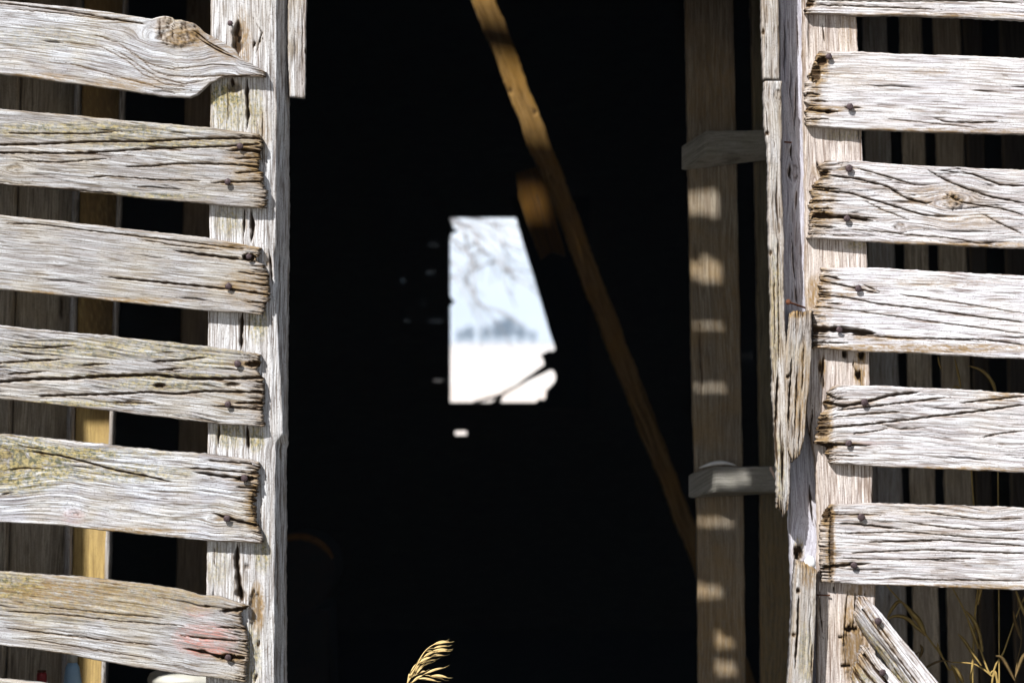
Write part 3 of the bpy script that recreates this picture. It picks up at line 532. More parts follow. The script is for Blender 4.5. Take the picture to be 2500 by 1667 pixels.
board('inner_plank', M_B, RW, [(-300, 1900), (250, 1904), (620, 1910), (830, 1913), (1110, 1926), (1300, 1930), (1400, 1933), (1470, 1936), (1667, 1926), (2600, 1920)],
    [(-300, 1975), (560, 1990), (1000, 2000), (1300, 2020), (1667, 2030), (2600, 2040)], -300, 2600, .034, .06, axis='v', rough=.8, ridge=.25, rand=10, wav=1.0, da=5, knots=[(1936, 420, 14, 'k'), (1966, 1310, 20, 'n')],
    cracks=[([(1932, 345), (1930, 380), (1936, 400)], 4, 8), ([(1930, 395), (1926, 430), (1938, 450)], 5, 8), ([(1960, 60), (1965, 120), (1960, 240)], 4), ([(1945, 180), (1938, 330)], 2.5), ([(1940, 690), (1946, 750)], 3), ([(1975, 1170), (1980, 1230), (1986, 1290)], 6, 12), ([(1950, 1340), (1944, 1370), (1936, 1390)], 8, 14), ([(1932, 560), (1940, 700)], 2.5), ([(1945, 20), (1950, 150)], 2.3)],
    holes=[(1949, 1348, 12, 18, 16, .9)], blobs=[(1950, 1340, 14, 30, .5, 1)], label='blue grey recessed plank between the trim strips and the post')
board('trim_strip', M_G, RW, [(-300, 1854), (60, 1861), (192, 1866)], [(-300, 1900), (195, 1903)], -300, [(0, 192), (1, 195)], -.028, .055, axis='v', rough=1, ridge=.35, rand=4, wav=.5, dc=1.5,
    holes=[(1864, 78, 4, 6, 8, .9)], label='upper trim strip with a square sawn lower end')
board('trim_strip', M_G, RW, [(196, 1866), (300, 1868), (345, 1872), (355, 1876), (400, 1876), (550, 1878), (700, 1882), (850, 1885), (1000, 1890), (1120, 1895), (1180, 1898), (1260, 1898)],
    [(196, 1908), (400, 1909), (560, 1913), (800, 1917), (1000, 1926), (1130, 1931), (1260, 1926)], 198, [(0, 1242), (.4, 1248), (.6, 1262), (.8, 1250), (1, 1244)], -.028, .055, axis='v', rough=1.1, ridge=.5, rand=7, wav=1.0, dc=1.5, edge=1.6, fray1=6, knots=[(1899, 232, 9, 'k')],
    cracks=[([(1900, 900), (1893, 1060), (1900, 1150)], 6, 12), ([(1914, 1080), (1908, 1180)], 5, 10), ([(1899, 560), (1902, 900)], 2.5), ([(1890, 660), (1892, 860)], 2.5)],
    holes=[(1881, 617, 5, 5, 10, 1), (1873, 325, 5, 5, 10, 1), (1889, 1076, 6, 5, 10, 1)], blobs=[(1890, 750, 18, 160, .4, 1), (1900, 1150, 20, 90, .4, 1)], label='long lower trim strip with a wavy worn edge and ragged lower end')
board('split_board', M_G, RW, [(756, 1931), (800, 1926), (860, 1920), (1000, 1918), (1080, 1922), (1130, 1930)], [(756, 1983), (850, 1982), (960, 1975), (1060, 1965), (1130, 1948)], [(0, 764), (.3, 758), (.6, 760), (1, 757)], [(0, 1108), (.4, 1128), (1, 1112)],
    -.042, .045, axis='v', rough=1.3, ridge=.6, rand=6, wav=.7, fray0=4, fray1=6, dc=1.5, cracks=[([(1934, 860), (1928, 960), (1924, 1060)], 5, 11), ([(1946, 900), (1940, 1080)], 3), ([(1964, 800), (1958, 980)], 3)], holes=[(1924, 920, 5, 5, 9, .9)], blobs=[(1960, 980, 25, 140, .5, 2), (1942, 765, 25, 12, .6, 2)], label='short brown split board tapering downward over the trim')
board('split_board', M_G, RW, [(1370, 1946), (1390, 1942), (1440, 1938), (1500, 1938), (1667, 1926), (2600, 1900)], [(1370, 1988), (1390, 1994), (1463, 1993), (1667, 1984), (2600, 1960)], [(0, 1369), (.4, 1373), (.7, 1378), (1, 1388)], 2600,
    -.042, .06, axis='v', rough=1.1, ridge=.3, rand=6, wav=.5, fray0=3, dc=1.6, cracks=[([(1950, 1440), (1948, 1540), (1940, 1640)], 5, 12), ([(1984, 1560), (1980, 1667)], 3)], holes=[(1949, 1442, 5, 7, 9, .9), (1938, 1549, 5, 5, 9, 1)], blobs=[(1975, 1400, 22, 40, .5, 2), (1968, 1600, 20, 80, .35, 1)], label='long grey split board standing below the recessed plank')
# broken boards nailed across the foot of the post
def profA(A, C): return .0011*np.clip(C-4, 0, 60)
bA = board('broken_board', M_R, RW, [(-20, -26), (0, -27), (30, -32), (420, -42)], [(-20, 6), (0, 18), (30, 26), (60, 30), (420, 44)], [(0, -6), (.4, -18), (.7, -6), (.75, 6), (1, 12)], 420, -.05, .045, frame=(2098, 1480, R(52)), rough=1.0, ridge=.5, rand=7, wav=.5, fray0=3, profile=profA, prof_thick=.05, dc=1.5,
    cracks=[([(10, -2), (120, 2), (260, 4)], 4), ([(60, -10), (160, -6)], 3)], blobs=[(150, 28, 130, 14, .7, 1), (60, -8, 70, 12, .6, 2)], label='narrow broken board slanting down to the right, nailed at its top')
bB = board('broken_board', M_R, RW, [(-30, -26), (0, -34), (420, -40)], [(-30, 12), (0, 34), (40, 52), (420, 62)], [(0, -10), (.25, -14), (.5, 2), (.8, 8), (1, 22)], 420, -.045, .04, frame=(2098, 1606, R(48)), rough=1.0, ridge=.6, rand=7, wav=.6, fray0=8, dc=1.5,
    cracks=[([(0, -14), (60, -12), (150, -8)], 6, 10), ([(0, 10), (100, 14), (200, 16)], 5, 9), ([(10, 32), (100, 36)], 5, 9)], blobs=[(60, 30, 100, 30, .6, 1), (10, 10, 25, 40, .4, 2)], label='wider broken board with a crumbling rounded end below the narrow one')
nail(2135, 1509, bA, -.056, 7.5); nail(2147, 1634, bB, -.05, 7.5)
# bent nails standing out of the post
mb = MB(); p0 = Vector(wpt(1975, 753, 0)); p1 = Vector(wpt(1921, 738, 0)); p0.y = .03; p1.y = -.035
mb.tube([p1, (p0+p1)/2, p0], .0019, 8); dr = (p1-p0).normalized(); mb.tube([p1, p1+dr*.0016], .0058, 10); mb.build('nail', M_RUST, RW, 'long rusty nail jutting out sideways above the split board', True)
mb = MB(); p0 = Vector(wpt(1936, 345, 0)); p1 = Vector(wpt(1915, 348, 0)); p0.y = .036; p1.y = -.01; mb.tube([p1, p0], .0017, 8); mb.build('nail', M_RUST, RW, 'thin bent nail stub near the knot of the recessed plank', True)
mb = MB(); p0 = Vector(wpt(1990, 1451, 0)); p1 = Vector(wpt(2026, 1452, 0)); p0.y = -.002; p1.y = -.006; mb.tube([p1, p0], .0014, 8); mb.build('nail', M_RUST, RW, 'thin nail lying across the foot of the post', True)
# white puffball
M_W = plain('chalk_white', (.80, .80, .80), (.72, .72, .74), 60, .6, 0, .15)
bm = bmesh.new(); bmesh.ops.create_icosphere(bm, subdivisions=4, radius=1)
for v_ in bm.verts:
    c_ = v_.co; k_ = 1 - .22*max(0, c_.z) + .05*math.sin(4*c_.x+2*c_.z)
    c_.x *= .0115*k_; c_.y *= .010; c_.z *= .0125; c_.x += .35*c_.z*-.4
me = bpy.data.meshes.new('white_lump'); bm.to_mesh(me); bm.free(); me.polygons.foreach_set('use_smooth', [True]*len(me.polygons))
o = link('white_lump', me, M_W); o.location = ((1975-1250)/1250, -.03, 1.5+(833.5-1369)/1250); o.rotation_euler = (0, R(18), 0)
tag(o, 'small smooth white lump resting on top of the lower split board', 'lump')

# ------------------------------------------------------------ barn shell (dark interior)
DX, DZ = .7*1.0, 1.0/math.cos(AZ)           # per metre of depth: shift right, drop
def src(px, py, y):                          # where the sun ray that hits this point crosses the front wall
    x, _, z = wpt(px, py, y); return x-.7002*y, z+1.2208*y
gaps = []
for (pa, pb, q0, q1, yy, mg) in ((1684, 1756, 494, 545, 1.3, .019), (1690, 1764, 655, 705, 1.3, .019), (1695, 1770, 813, 820, 1.3, .020), (1700, 1775, 964, 972, 1.3, .020), (1746, 1832, 1178, 1205, 1.24, .019), (1705, 1790, 1288, 1300, 1.3, .019), (1702, 1765, 1452, 1476, 1.3, .019), (1708, 1795, 1570, 1600, 1.3, .019), (1708, 1800, 1630, 1668, 1.3, .010), (1266, 1328, 462, 542, 3.25, .019)):
    xa, zt = src(pa, q0, yy); xb, zb = src(pb, q1, yy); rg = random.Random(int(q0)); n_ = 3
    for k in range(n_):                      # uneven gap shaped to throw one sun patch inside
        x0_ = xa-.003+(xb+.011-xa)*k/n_; x1_ = xa-.003+(xb+.011-xa)*(k+1)/n_
        gaps.append((x0_, x1_, zb-.003+rg.uniform(-.001, .010)*(1 if q1-q0 > 15 else .25), zt+mg+rg.uniform(-.012, .006)*(1 if q1-q0 > 15 else .2)))
gaps.append((-2.42, -2.22, 6.375, 6.62)); gaps.append((-2.38, -2.16, 6.135, 6.305))   # gaps shaped to put sun on the leaning pole
sx0, _ = src(176, 1000, 1.0); sx1, zt = src(274, 985, 1.0)
UW = empty('sun_slot_gable', (0, 0, 2.2), 'dark upper siding above the barn opening, out of sight, its gaps shaped to throw sun patches inside', 'wall')
simple_siding('siding', M_D, UW, -3.0, 3.0, 2.22, 7.6, .002, .015, [g for g in gaps if g[2] > 2.22] + [(sx0, sx1+.02, 2.22, zt)])
# unseen siding beyond the slats, its left slot added for a sun patch
LS = empty('side_siding', (-2.2, 0, 0), 'unseen closed siding left of the slatted wall with a slot added for a sun patch', 'wall')
simple_siding('siding', M_D, LS, -3.0, -1.33, 0, 2.218, .002, .015, [(sx0, sx1+.02, .9, 2.218)])
RS = empty('side_siding', (2.2, 0, 0), 'closed siding right of the slatted wall', 'wall')
simple_siding('siding', M_D, RS, 1.36, 3.0, 0, 2.218, .002, .015, [])
def rect(pa, pb, qa, qb, y=10.0):
    xa, _, zt_ = wpt(pa, qa, y); xb, _, zb_ = wpt(pb, qb, y); return (xa, xb, zb_, zt_)
BW = empty('back_wall', (0, 10, 0), 'dark back wall of the barn with a small bright window opening', 'wall')
slits = [(1022, 1070, 597.5, 599), (1045, 1075, 595, 599.5), (1008, 1020, 597, 599), (1037, 1064, 663, 667), (976, 990, 682, 688), (1030, 1042, 738, 741.5), (1046, 1082, 783, 785), (988, 1002, 782, 785), (1055, 1084, 926, 931), (1810, 1822, 868, 871), (1828, 1840, 868, 871), (980, 990, 634, 635)]
slits = [(a+4, b_-4, (c_+d_)/2-(d_-c_)*.065, (c_+d_)/2+(d_-c_)*.065) for a, b_, c_, d_ in slits]
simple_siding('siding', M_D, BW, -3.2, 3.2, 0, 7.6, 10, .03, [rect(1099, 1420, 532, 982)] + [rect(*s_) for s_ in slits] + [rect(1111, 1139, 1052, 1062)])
for s_, nm in ((-1, 'left'), (1, 'right')):
    e = empty('side_wall', (s_*3.0, 5, 0), 'dark board side wall on the %s inside the barn' % nm, 'wall')
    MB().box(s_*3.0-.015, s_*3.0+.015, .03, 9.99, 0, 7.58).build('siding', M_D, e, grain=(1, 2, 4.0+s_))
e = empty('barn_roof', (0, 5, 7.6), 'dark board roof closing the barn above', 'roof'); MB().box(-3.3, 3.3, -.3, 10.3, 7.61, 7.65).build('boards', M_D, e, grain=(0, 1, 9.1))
# broken panel inside the window opening
BP = empty('broken_panel', wpt(1380, 980, 9.85), 'black broken panel leaning across the right side of the bright window', 'panel')
def poly_slab(name, pts, y, th, mat, parent, label=None):
    V = [wpt(a, b, y) for a, b in pts]; V2 = [(v_[0], y+th, v_[2]) for v_ in V]; n_ = len(pts)
    F = [tuple(range(n_)), tuple(range(n_, 2*n_))[::-1]] + [(i, (i+1) % n_, n_+(i+1) % n_, n_+i) for i in range(n_)]
    mb = MB(); mb.add((V+V2, F)); return mb.build(name, mat, parent, label)
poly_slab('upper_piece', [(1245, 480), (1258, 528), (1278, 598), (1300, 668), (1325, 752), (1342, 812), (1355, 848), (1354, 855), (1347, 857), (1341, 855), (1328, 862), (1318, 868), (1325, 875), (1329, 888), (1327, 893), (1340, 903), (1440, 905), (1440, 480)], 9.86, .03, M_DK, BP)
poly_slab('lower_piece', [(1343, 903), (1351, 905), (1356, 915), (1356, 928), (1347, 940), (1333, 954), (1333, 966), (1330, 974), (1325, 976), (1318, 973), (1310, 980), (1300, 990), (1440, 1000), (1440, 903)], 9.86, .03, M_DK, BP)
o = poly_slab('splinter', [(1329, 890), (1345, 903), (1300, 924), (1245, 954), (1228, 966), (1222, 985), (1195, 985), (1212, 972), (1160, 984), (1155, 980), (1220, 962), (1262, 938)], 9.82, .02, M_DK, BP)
o = poly_slab('left_splinter', [(1096, 532), (1104, 545), (1110, 560), (1122, 562), (1112, 568), (1102, 572), (1096, 590)], 9.97, .02, M_DK, BW)
o = poly_slab('left_splinter', [(1096, 715), (1102, 728), (1111, 737), (1103, 743), (1096, 752)], 9.97, .02, M_DK, BW)

M_DR2 = wood('dim_brown_wood', (.26, .19, .12), (.09, .065, .04), (.17, .12, .08), (.22, .15, .07), .6, .5, .5)
# ------------------------------------------------------------ left inner boards, in the shade behind the slats
IL = empty('board_partition', wpt(150, 1667, 1.0)[:2]+(0,), 'dim vertical board partition seen through the gaps of the left slatted wall', 'partition')
def vb(mat, par, xl0, xl1, xr0, xr1, y, th, top=-200, bottom=2050, **k):   # a leaning vertical board: x at py 0 and py 1667
    f = lambda a, b_, p: a+(b_-a)*p/1667
    return board('board', mat, par, [(top, f(xl0, xl1, top)), (bottom, f(xl0, xl1, bottom))], [(top, f(xr0, xr1, top)), (bottom, f(xr0, xr1, bottom))], top, bottom, y, th, axis='v', dc=3.5, da=9, rand=4, edge=.6, **k)
vb(M_I, IL, -420, -440, -120, -140, 1.0, .03); vb(M_I, IL, -110, -130, 49, 8, 1.03, .05)
vb(M_I, IL, 56, 15, 190, 158, 1.06, .03, cracks=[([(150, 700), (148, 800)], 6)]); vb(M_G, IL, 186, 148, 198, 166, 1.02, .05)
vb(M_Y, IL, 204, 170, 303, 252, 1.04, .03, blobs=[(250, 400, 90, 600, 1.3, 2), (250, 600, 60, 420, .35, 0)]); vb(M_G, IL, 299, 246, 308, 258, 1.0, .05)  # brown and dark blobs paint the upper part's shade into the wood
IB = empty('inner_board', wpt(480, 1667, 2.0)[:2]+(0,), 'narrow brown board standing alone in the dark behind the left post', 'board')
vb(M_DR2, IB, 455, 425, 520, 500, 2.0, .03)

# ------------------------------------------------------------ right inner boards
IR = empty('board_partition', wpt(2250, 1667, 1.6)[:2]+(0,), 'row of dim grey vertical boards seen through the gaps of the right slatted wall', 'partition')
for (a, b_, c_, d_, m_) in ((2106, 2140, 2164, 2220, M_G), (2196, 2234, 2250, 2298, M_I), (2278, 2318, 2345, 2390, M_I), (2352, 2394, 2396, 2432, M_D), (2440, 2480, 2560, 2600, M_D)):
    vb(m_, IR, a, b_, c_, d_, 1.6, .03)

# ------------------------------------------------------------ ladder
LD = empty('ladder', wpt(1760, 1667, 1.3)[:2]+(0,), 'wooden ladder of two upright rails in the dark just behind the right opening edge', 'ladder')
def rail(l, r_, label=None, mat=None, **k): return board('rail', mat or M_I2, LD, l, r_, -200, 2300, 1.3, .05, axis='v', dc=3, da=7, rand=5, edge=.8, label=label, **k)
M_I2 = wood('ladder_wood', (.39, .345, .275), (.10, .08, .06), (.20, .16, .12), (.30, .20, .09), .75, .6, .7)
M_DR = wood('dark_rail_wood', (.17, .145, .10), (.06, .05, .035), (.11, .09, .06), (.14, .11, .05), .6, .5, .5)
rail([(-200, 1670), (0, 1672), (430, 1680), (1000, 1690), (1240, 1700), (1667, 1705), (2300, 1710)], [(-200, 1786), (0, 1790), (430, 1800), (1000, 1812), (1240, 1816), (1667, 1822), (2300, 1830)], 'left rail dappled by patches of sunlight', blobs=[(1760, 1560, 90, 150, .4, 2), (1740, 200, 60, 120, .4, 2), (1780, 760, 40, 200, .35, 2)])  # lower blob: browner wood, plus shade painted over the sunlit part
rail([(-200, 1830), (0, 1832), (560, 1845), (1130, 1855), (1667, 1857), (2300, 1859)], [(-200, 1950), (560, 1960), (1667, 1975), (2300, 1982)], 'darker right rail half hidden by the trim strip', M_DR, blobs=[(1890, 1500, 90, 300, .3, 2)])  # dark wood and brown blob put this unlit rail's shade into colour
M_RG = wood('grey_rung_wood', (.36, .345, .315), (.13, .12, .10), (.24, .225, .20), (.26, .25, .19), .7, .6, .4)
def rung(fr, lf, label):
    # fr: front face x at left, x right, top, bottom (px at y=.97); lf: left corner px, top, bottom at y=1.08
    P = [wpt(fr[0], fr[2], 1.24), wpt(fr[1], fr[4] if len(fr) > 4 else fr[2], 1.24), wpt(1990, fr[2], 1.299), wpt(lf[0], lf[1], 1.299)]
    Q = [wpt(fr[0], fr[3], 1.24), wpt(fr[1], fr[3], 1.24), wpt(1990, fr[3], 1.299), wpt(lf[0], lf[2], 1.299)]
    mb = MB(); mb.prism([(p[0], p[1]) for p in P], [q_[2] for q_ in Q], [p[2] for p in P]); return mb.build('rung', M_RG, LD, label, bevel=.003, grain=(0, 2, 31.0+fr[2]))
rung((1723, 1980, 318, 377), (1662, 357, 418), 'upper rung with a slanted left end')
rung((1744, 1980, 1138, 1199), (1679, 1158, 1216), 'lower rung half in sunlight')
rung((1760, 1980, 2000, 2060), (1690, 2020, 2080), None)
# white sliver lying on the lower rung
mb = MB(); pts = []; rad = []
for i in range(13):
    t_ = i/12; px = 1707+t_*90; py = 1142-math.sin(t_*math.pi*.85)*13; x, y_, z = wpt(px, py, 1.235); pts.append((x, y_, z)); rad.append(.0006+.0042*math.sin(math.pi*min(1, t_*1.0))**.8)
mb.tube(pts, rad, 8); o = mb.build('white_sliver', M_W, None, None, True); tag(o, 'thin white curved sliver lying on the lower ladder rung', 'sliver')
mb = MB(); mb.tube([wpt(1881, 1139, .9), wpt(1883, 1146, .9), wpt(1889, 1158, .9), wpt(1896, 1175, .9), wpt(1903, 1200, .9), wpt(1910, 1240, .9)], [.0030, .0036, .003, .002, .002, .002], 8)
o = mb.build('wooden_peg', plain('peg_wood', (.62, .47, .38), (.5, .36, .28), 60), None, None, True); tag(o, 'thin pale pinkish stick with a rounded tip poking up beside the lower rung', 'stick')

# ------------------------------------------------------------ leaning beams in the dark
B1 = empty('leaning_beam', wpt(1500, 1667, 3.3)[:2]+(0,), 'sunlit tan pole slanting down from the top of the dark opening', 'beam')
an = math.atan2(740, 285)
board('pole', M_O, B1, [(-400, -32), (240, -29), (2100, -22)], [(-400, 28), (240, 25), (2100, 18)], -400, 2100, 3.2, .08, frame=(1180, 0, an), lean=.00003, dc=3, da=7, rand=7, rough=.9, ridge=.3, edge=2.6, wav=1.1, knots=[(470, 6, 9, 'k')], holes=[(232, 18, 6, 6, 6, .6), (300, -20, 5, 5, 6, .8)])
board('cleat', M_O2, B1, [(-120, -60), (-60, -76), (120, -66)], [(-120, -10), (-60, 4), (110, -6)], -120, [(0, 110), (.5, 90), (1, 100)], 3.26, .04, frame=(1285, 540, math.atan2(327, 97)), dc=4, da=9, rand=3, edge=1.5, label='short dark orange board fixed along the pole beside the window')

# dark drum; the rusty arc on top stands in for light falling there
cx_, _, cz_ = wpt(728, 1402, 3.0); DR = empty('drum', (cx_, 3.0, 0), 'faint drum end with a rusty arc in place of its lit top, low in the dark beside the left post', 'drum')
rd_ = .108
V = []; F = []; sg = 40
for yy, r_ in ((3.0, rd_*.93), (3.004, rd_*.93), (3.005, rd_), (3.45, rd_), (3.455, rd_*.9)):
    for k in range(sg): a = 2*math.pi*k/sg; V.append((cx_+r_*math.cos(a), yy, cz_+r_*math.sin(a)))
for i in range(4):
    for k in range(sg): F.append((i*sg+k, i*sg+(k+1) % sg, (i+1)*sg+(k+1) % sg, (i+1)*sg+k))
F.append(tuple(range(sg))); F.append(tuple(range(4*sg, 5*sg)))
mb = MB(); mb.add((V, F)); mb.build('body', M_DK, DR)
pts = [(cx_+(rd_+.004)*math.cos(a), 2.995, cz_+(rd_+.004)*math.sin(a)) for a in np.linspace(R(25), R(170), 30)]
mb = MB(); mb.tube(pts, [.002+.009*math.sin(math.pi*min(1, (i+1)/31)**.7) for i in range(30)], 8); mb.build('rim', plain('rusty_orange_iron', (.20, .085, .012), (.10, .04, .008), 30), DR, smooth=True)
mb = MB(); mb.box(cx_-.09, cx_+.09, 3.02, 3.42, .004, cz_-rd_*.97); mb.build('cradle', M_DK, DR)

# ------------------------------------------------------------ things at the lower left behind the slats
WB = empty('workbench', (-.85, .62, 0), 'rough wooden bench hidden behind the lowest left slats', 'bench')
MB().box(-1.28, -.48, .45, .87, .46, .50).build('bench_top', M_I, WB, bevel=.003, grain=(0, 1, 3.3))
for lx in (-1.22, -.54):
    for ly in (.50, .81): MB().box(lx-.03, lx+.03, ly-.03, ly+.03, .004, .459).build('leg', M_I, WB, grain=(2, 0, 4.4))
M_WP = plain('white_plastic', (.50, .49, .44), (.38, .365, .31), 14, .5, 0, .05, .4)
cx, _, cz = wpt(468, 1634, .72)
BK = empty('bucket', (cx, .745, .50), 'off white round topped plastic bucket standing on the bench beside the left post', 'bucket')
h_ = cz-.50
MB().lathe((cx, .745, .5), [(.080, 0), (.083, .01), (.094, h_-.045), (.0985, h_-.044), (.0985, h_-.036), (.097, h_-.028)], 40).build('body', M_WP, BK, smooth=True)
MB().lathe((cx, .745, .5), [(.099, h_-.0279), (.099, h_-.020), (.094, h_-.010), (.078, h_-.002), (.03, h_), (.005, h_)], 40).build('lid', M_WP, BK, smooth=True)
hp = [(cx+.1*math.cos(a), .745-.02-.06*math.sin(a)*0-.085*math.sin(a), .5+h_-.06-.09*math.sin(a)) for a in np.linspace(0, math.pi, 15)]
MB().tube(hp, .002, 6).build('handle', M_RUST, BK, smooth=True)
cx, _, cz = wpt(177, 1590, .62); h_ = cz-.5
JG = empty('bottle', (cx, .62, .5), 'pale blue plastic bottle standing on the bench before the ochre board', 'bottle')
MB().lathe((cx, .62, .5), [(.017, 0), (.0195, .006), (.0195, h_*.80), (.015, h_*.9), (.010, h_*.93)], 24).build('body', plain('blue_plastic', (.38, .56, .72), (.32, .50, .68), 20, .35, 0, 0, .5), JG, smooth=True)
MB().lathe((cx, .62, .5), [(.011, h_*.931), (.011, h_)], 16).build('cap', M_WP, JG, smooth=True)
cx, _, cz = wpt(102, 1640, .62); h_ = cz-.5
CN = empty('can', (cx, .62, .5), 'small dark red can standing left of the pale blue bottle', 'can')
MB().lathe((cx, .62, .5), [(.009, 0), (.011, .004), (.011, h_-.004), (.009, h_)], 20).build('body', plain('red_paint', (.30, .02, .02), (.2, .015, .01), 30, .4), CN, smooth=True)
MB().lathe((cx, .62, .5), [(.0095, h_+.0005), (.0095, h_+.004)], 20).build('lid', M_RUST, CN, smooth=True)

# ------------------------------------------------------------ grasses
M_GR = plain('dry_grass', (.62, .47, .22), (.50, .35, .14), 90, .7, 0, .1)
M_GR2 = plain('tan_grass', (.42, .30, .10), (.30, .20, .06), 60, .7, 0, .1)
def q(px, py, y=-.06): s = 1/1250; f_ = (6+y)/6; return Vector(((px-1250)*s*f_, y, 1.5+(833.5-py)*s*f_))
def smooth_path(pts, n_=5):
    P = [Vector(p) for p in pts]; out = []
    for i in range(len(P)-1):
        a = P[max(i-1, 0)]; b_ = P[i]; c_ = P[i+1]; d_ = P[min(i+2, len(P)-1)]
        for k in range(n_):
            t_ = k/n_; out.append(.5*((2*b_)+(c_-a)*t_+(2*a-5*b_+4*c_-d_)*t_*t_+(3*b_-a-3*c_+d_)*t_**3))
    out.append(P[-1]); return out
GH = empty('seed_grass', q(960, 1667)*1.0, 'golden dry grass seed head bending right at the bottom of the dark opening', 'grass')
GH.location.z = 0
def gz(zx, zy): return (960+zx/12.35, 1540+zy/12.35)
stem = [(940, 2700), (945, 2300), (965, 1900)] + [gz(*p) for p in ((440, 1568), (520, 1350), (640, 1150), (740, 980), (800, 850), (900, 680), (1020, 540), (1150, 440), (1300, 370))]
pth = smooth_path([q(*p) for p in stem]); nn = len(pth)
MB().tube(pth, [.0022-.0017*min(1, i/nn)**1.0 for i in range(nn)], 6).build('stem', M_GR, GH, smooth=True)
def spikelet(a, b_, w_, st=None, yj=0):
    a = gz(*a); b_ = gz(*b_); A_ = q(*a, -.06+yj); B_ = q(*b_, -.06+yj*1.6); mid = []; rad = []
    sag = Vector((0, 0, .0022))
    for i in range(11):
        t_ = i/10; mid.append(A_.lerp(B_, t_)+sag*math.sin(math.pi*t_)); rad.append(max(.00015, w_*math.sin(math.pi*t_**.8)**.8))
    mb = MB(); mb.tube(mid, rad, 7)
    for sgn in (-1, 1):            # glumes: a second husk lying along the first
        m2 = [m_ + Vector((.0006, -.0006, sgn*.55*r_)) for m_, r_ in zip(mid, rad)]; mb.tube([m2[i] for i in range(2, 10)], [rad[i]*.6 for i in range(2, 10)], 5)
    if st: s_ = gz(*st); mb.tube(smooth_path([q(*s_), q(*s_).lerp(A_, .55)+Vector((0, 0, .001)), A_], 3), .0004, 5)
    tp_ = (B_-A_).normalized(); mb.tube([B_-tp_*.002, B_+tp_*.004+Vector((0, 0, .0006)), B_+tp_*random.uniform(.006, .011)+Vector((0, 0, .0018))], [.0004, .00025, .0001], 4)
    mb.build('spikelet', M_GR, GH, smooth=True)
for a, b_, w_, st in (((1280, 400), (1740, 335), 3.6, (1150, 445)), ((1180, 430), (1600, 290), 3.2, (1020, 540)), ((1210, 520), (1670, 450), 3.6, (1030, 540)), ((1180, 600), (1680, 565), 3.6, (1000, 600)), ((1250, 640), (1660, 610), 3.0, (1000, 600)), ((910, 790), (1260, 620), 4.2, (830, 850)), ((1120, 760), (1550, 735), 4.4, (850, 850)),
                      ((760, 970), (1150, 780), 4.6, (740, 980)), ((850, 980), (1300, 850), 3.8, (760, 960)), ((920, 1050), (1170, 950), 2.6, (700, 1200)), ((650, 1250), (790, 1020), 3.6, (560, 1350)), ((700, 1230), (910, 1010), 3.2, (600, 1350)), ((690, 1300), (880, 1090), 3.0, (560, 1400)), ((950, 1290), (1540, 1100), 4.0, (640, 1500)),
                      ((1130, 1350), (1670, 1410), 4.6, (950, 1330)), ((1150, 1370), (1560, 1480), 3.6, (950, 1330)), ((720, 1430), (1350, 1520), 4.2, (520, 1560)), ((560, 1560), (900, 1320), 4.4, (470, 1600)), ((520, 1440), (640, 1180), 3.4, (460, 1568)), ((790, 1280), (970, 1215), 2.8, (640, 1350)), ((430, 1568), (530, 1400), 3.0, (420, 1600)), ((520, 1250), (700, 980), 2.0, (470, 1480))):
    spikelet(a, b_, w_*.00052, st, random.uniform(-.006, .006))

def blade(mb, pts, w_, y, y2=None):
    """flat grass blade folded along its midrib"""
    y2 = y if y2 is None else y2; n0 = len(pts); P = smooth_path([q(p[0], p[1], y+(y2-y)*i/(n0-1)) for i, p in enumerate(pts)], 5); n_ = len(P); V = []; F = []
    for i, p in enumerate(P):
        t_ = i/(n_-1); hw = w_*.0008*max(.06, math.sin(math.pi*min(1, .12+t_*.88))**.8); tg = (P[min(i+1, n_-1)]-P[max(i-1, 0)]).normalized(); nr = Vector((-tg.z, 0, tg.x))
        V += [p-nr*hw+Vector((0, hw*.5, 0)), p, p+nr*hw+Vector((0, hw*.5, 0)), p+Vector((0, .0007, 0))]
    for i in range(n_-1):
        for k in range(4): F.append((4*i+k, 4*i+(k+1) % 4, 4*i+4+(k+1) % 4, 4*i+4+k))
    mb.add((V, F)); return mb
gy = .32
M_GR3 = plain('dark_weed', (.20, .13, .05), (.12, .08, .03), 60, .8, 0, .1)
def gstalk(label, stem, rad, blades, mat=M_GR2, y=gy):
    base = q(stem[0][0], stem[0][1], y); e = empty('grass_stalk', (base.x, base.y, 0), label, 'grass', 'dry grass stalks behind the right slatted wall')
    P = smooth_path([q(a, b_, y) for a, b_ in stem]); n_ = len(P); MB().tube(P, [rad*.0008*(1-.5*i/n_) for i in range(n_)], 6).build('stem', mat, e, smooth=True)
    for pts, w_ in blades: blade(MB(), pts, w_, y-.01, y-.03).build('blade', mat, e, smooth=True)
def g6(x, y): return (2100+x/5.88, 1420+y/5.88)
gstalk('straight pinkish tan grass stalk rising between the slats at the lower right', [(2372, 2700), (2372, 1900)]+[g6(*p) for p in ((1610, 1452), (1610, 1250), (1635, 800), (1650, 450), (1690, 100))]+[(2388, 1400), (2383, 1300), (2374, 1190), (2368, 1100)], 4.0, [([g6(1690, 330), g6(1735, 100), (2396, 1410)], 5), ([g6(1600, 1452), g6(1590, 1350), g6(1620, 1200)], 4)])
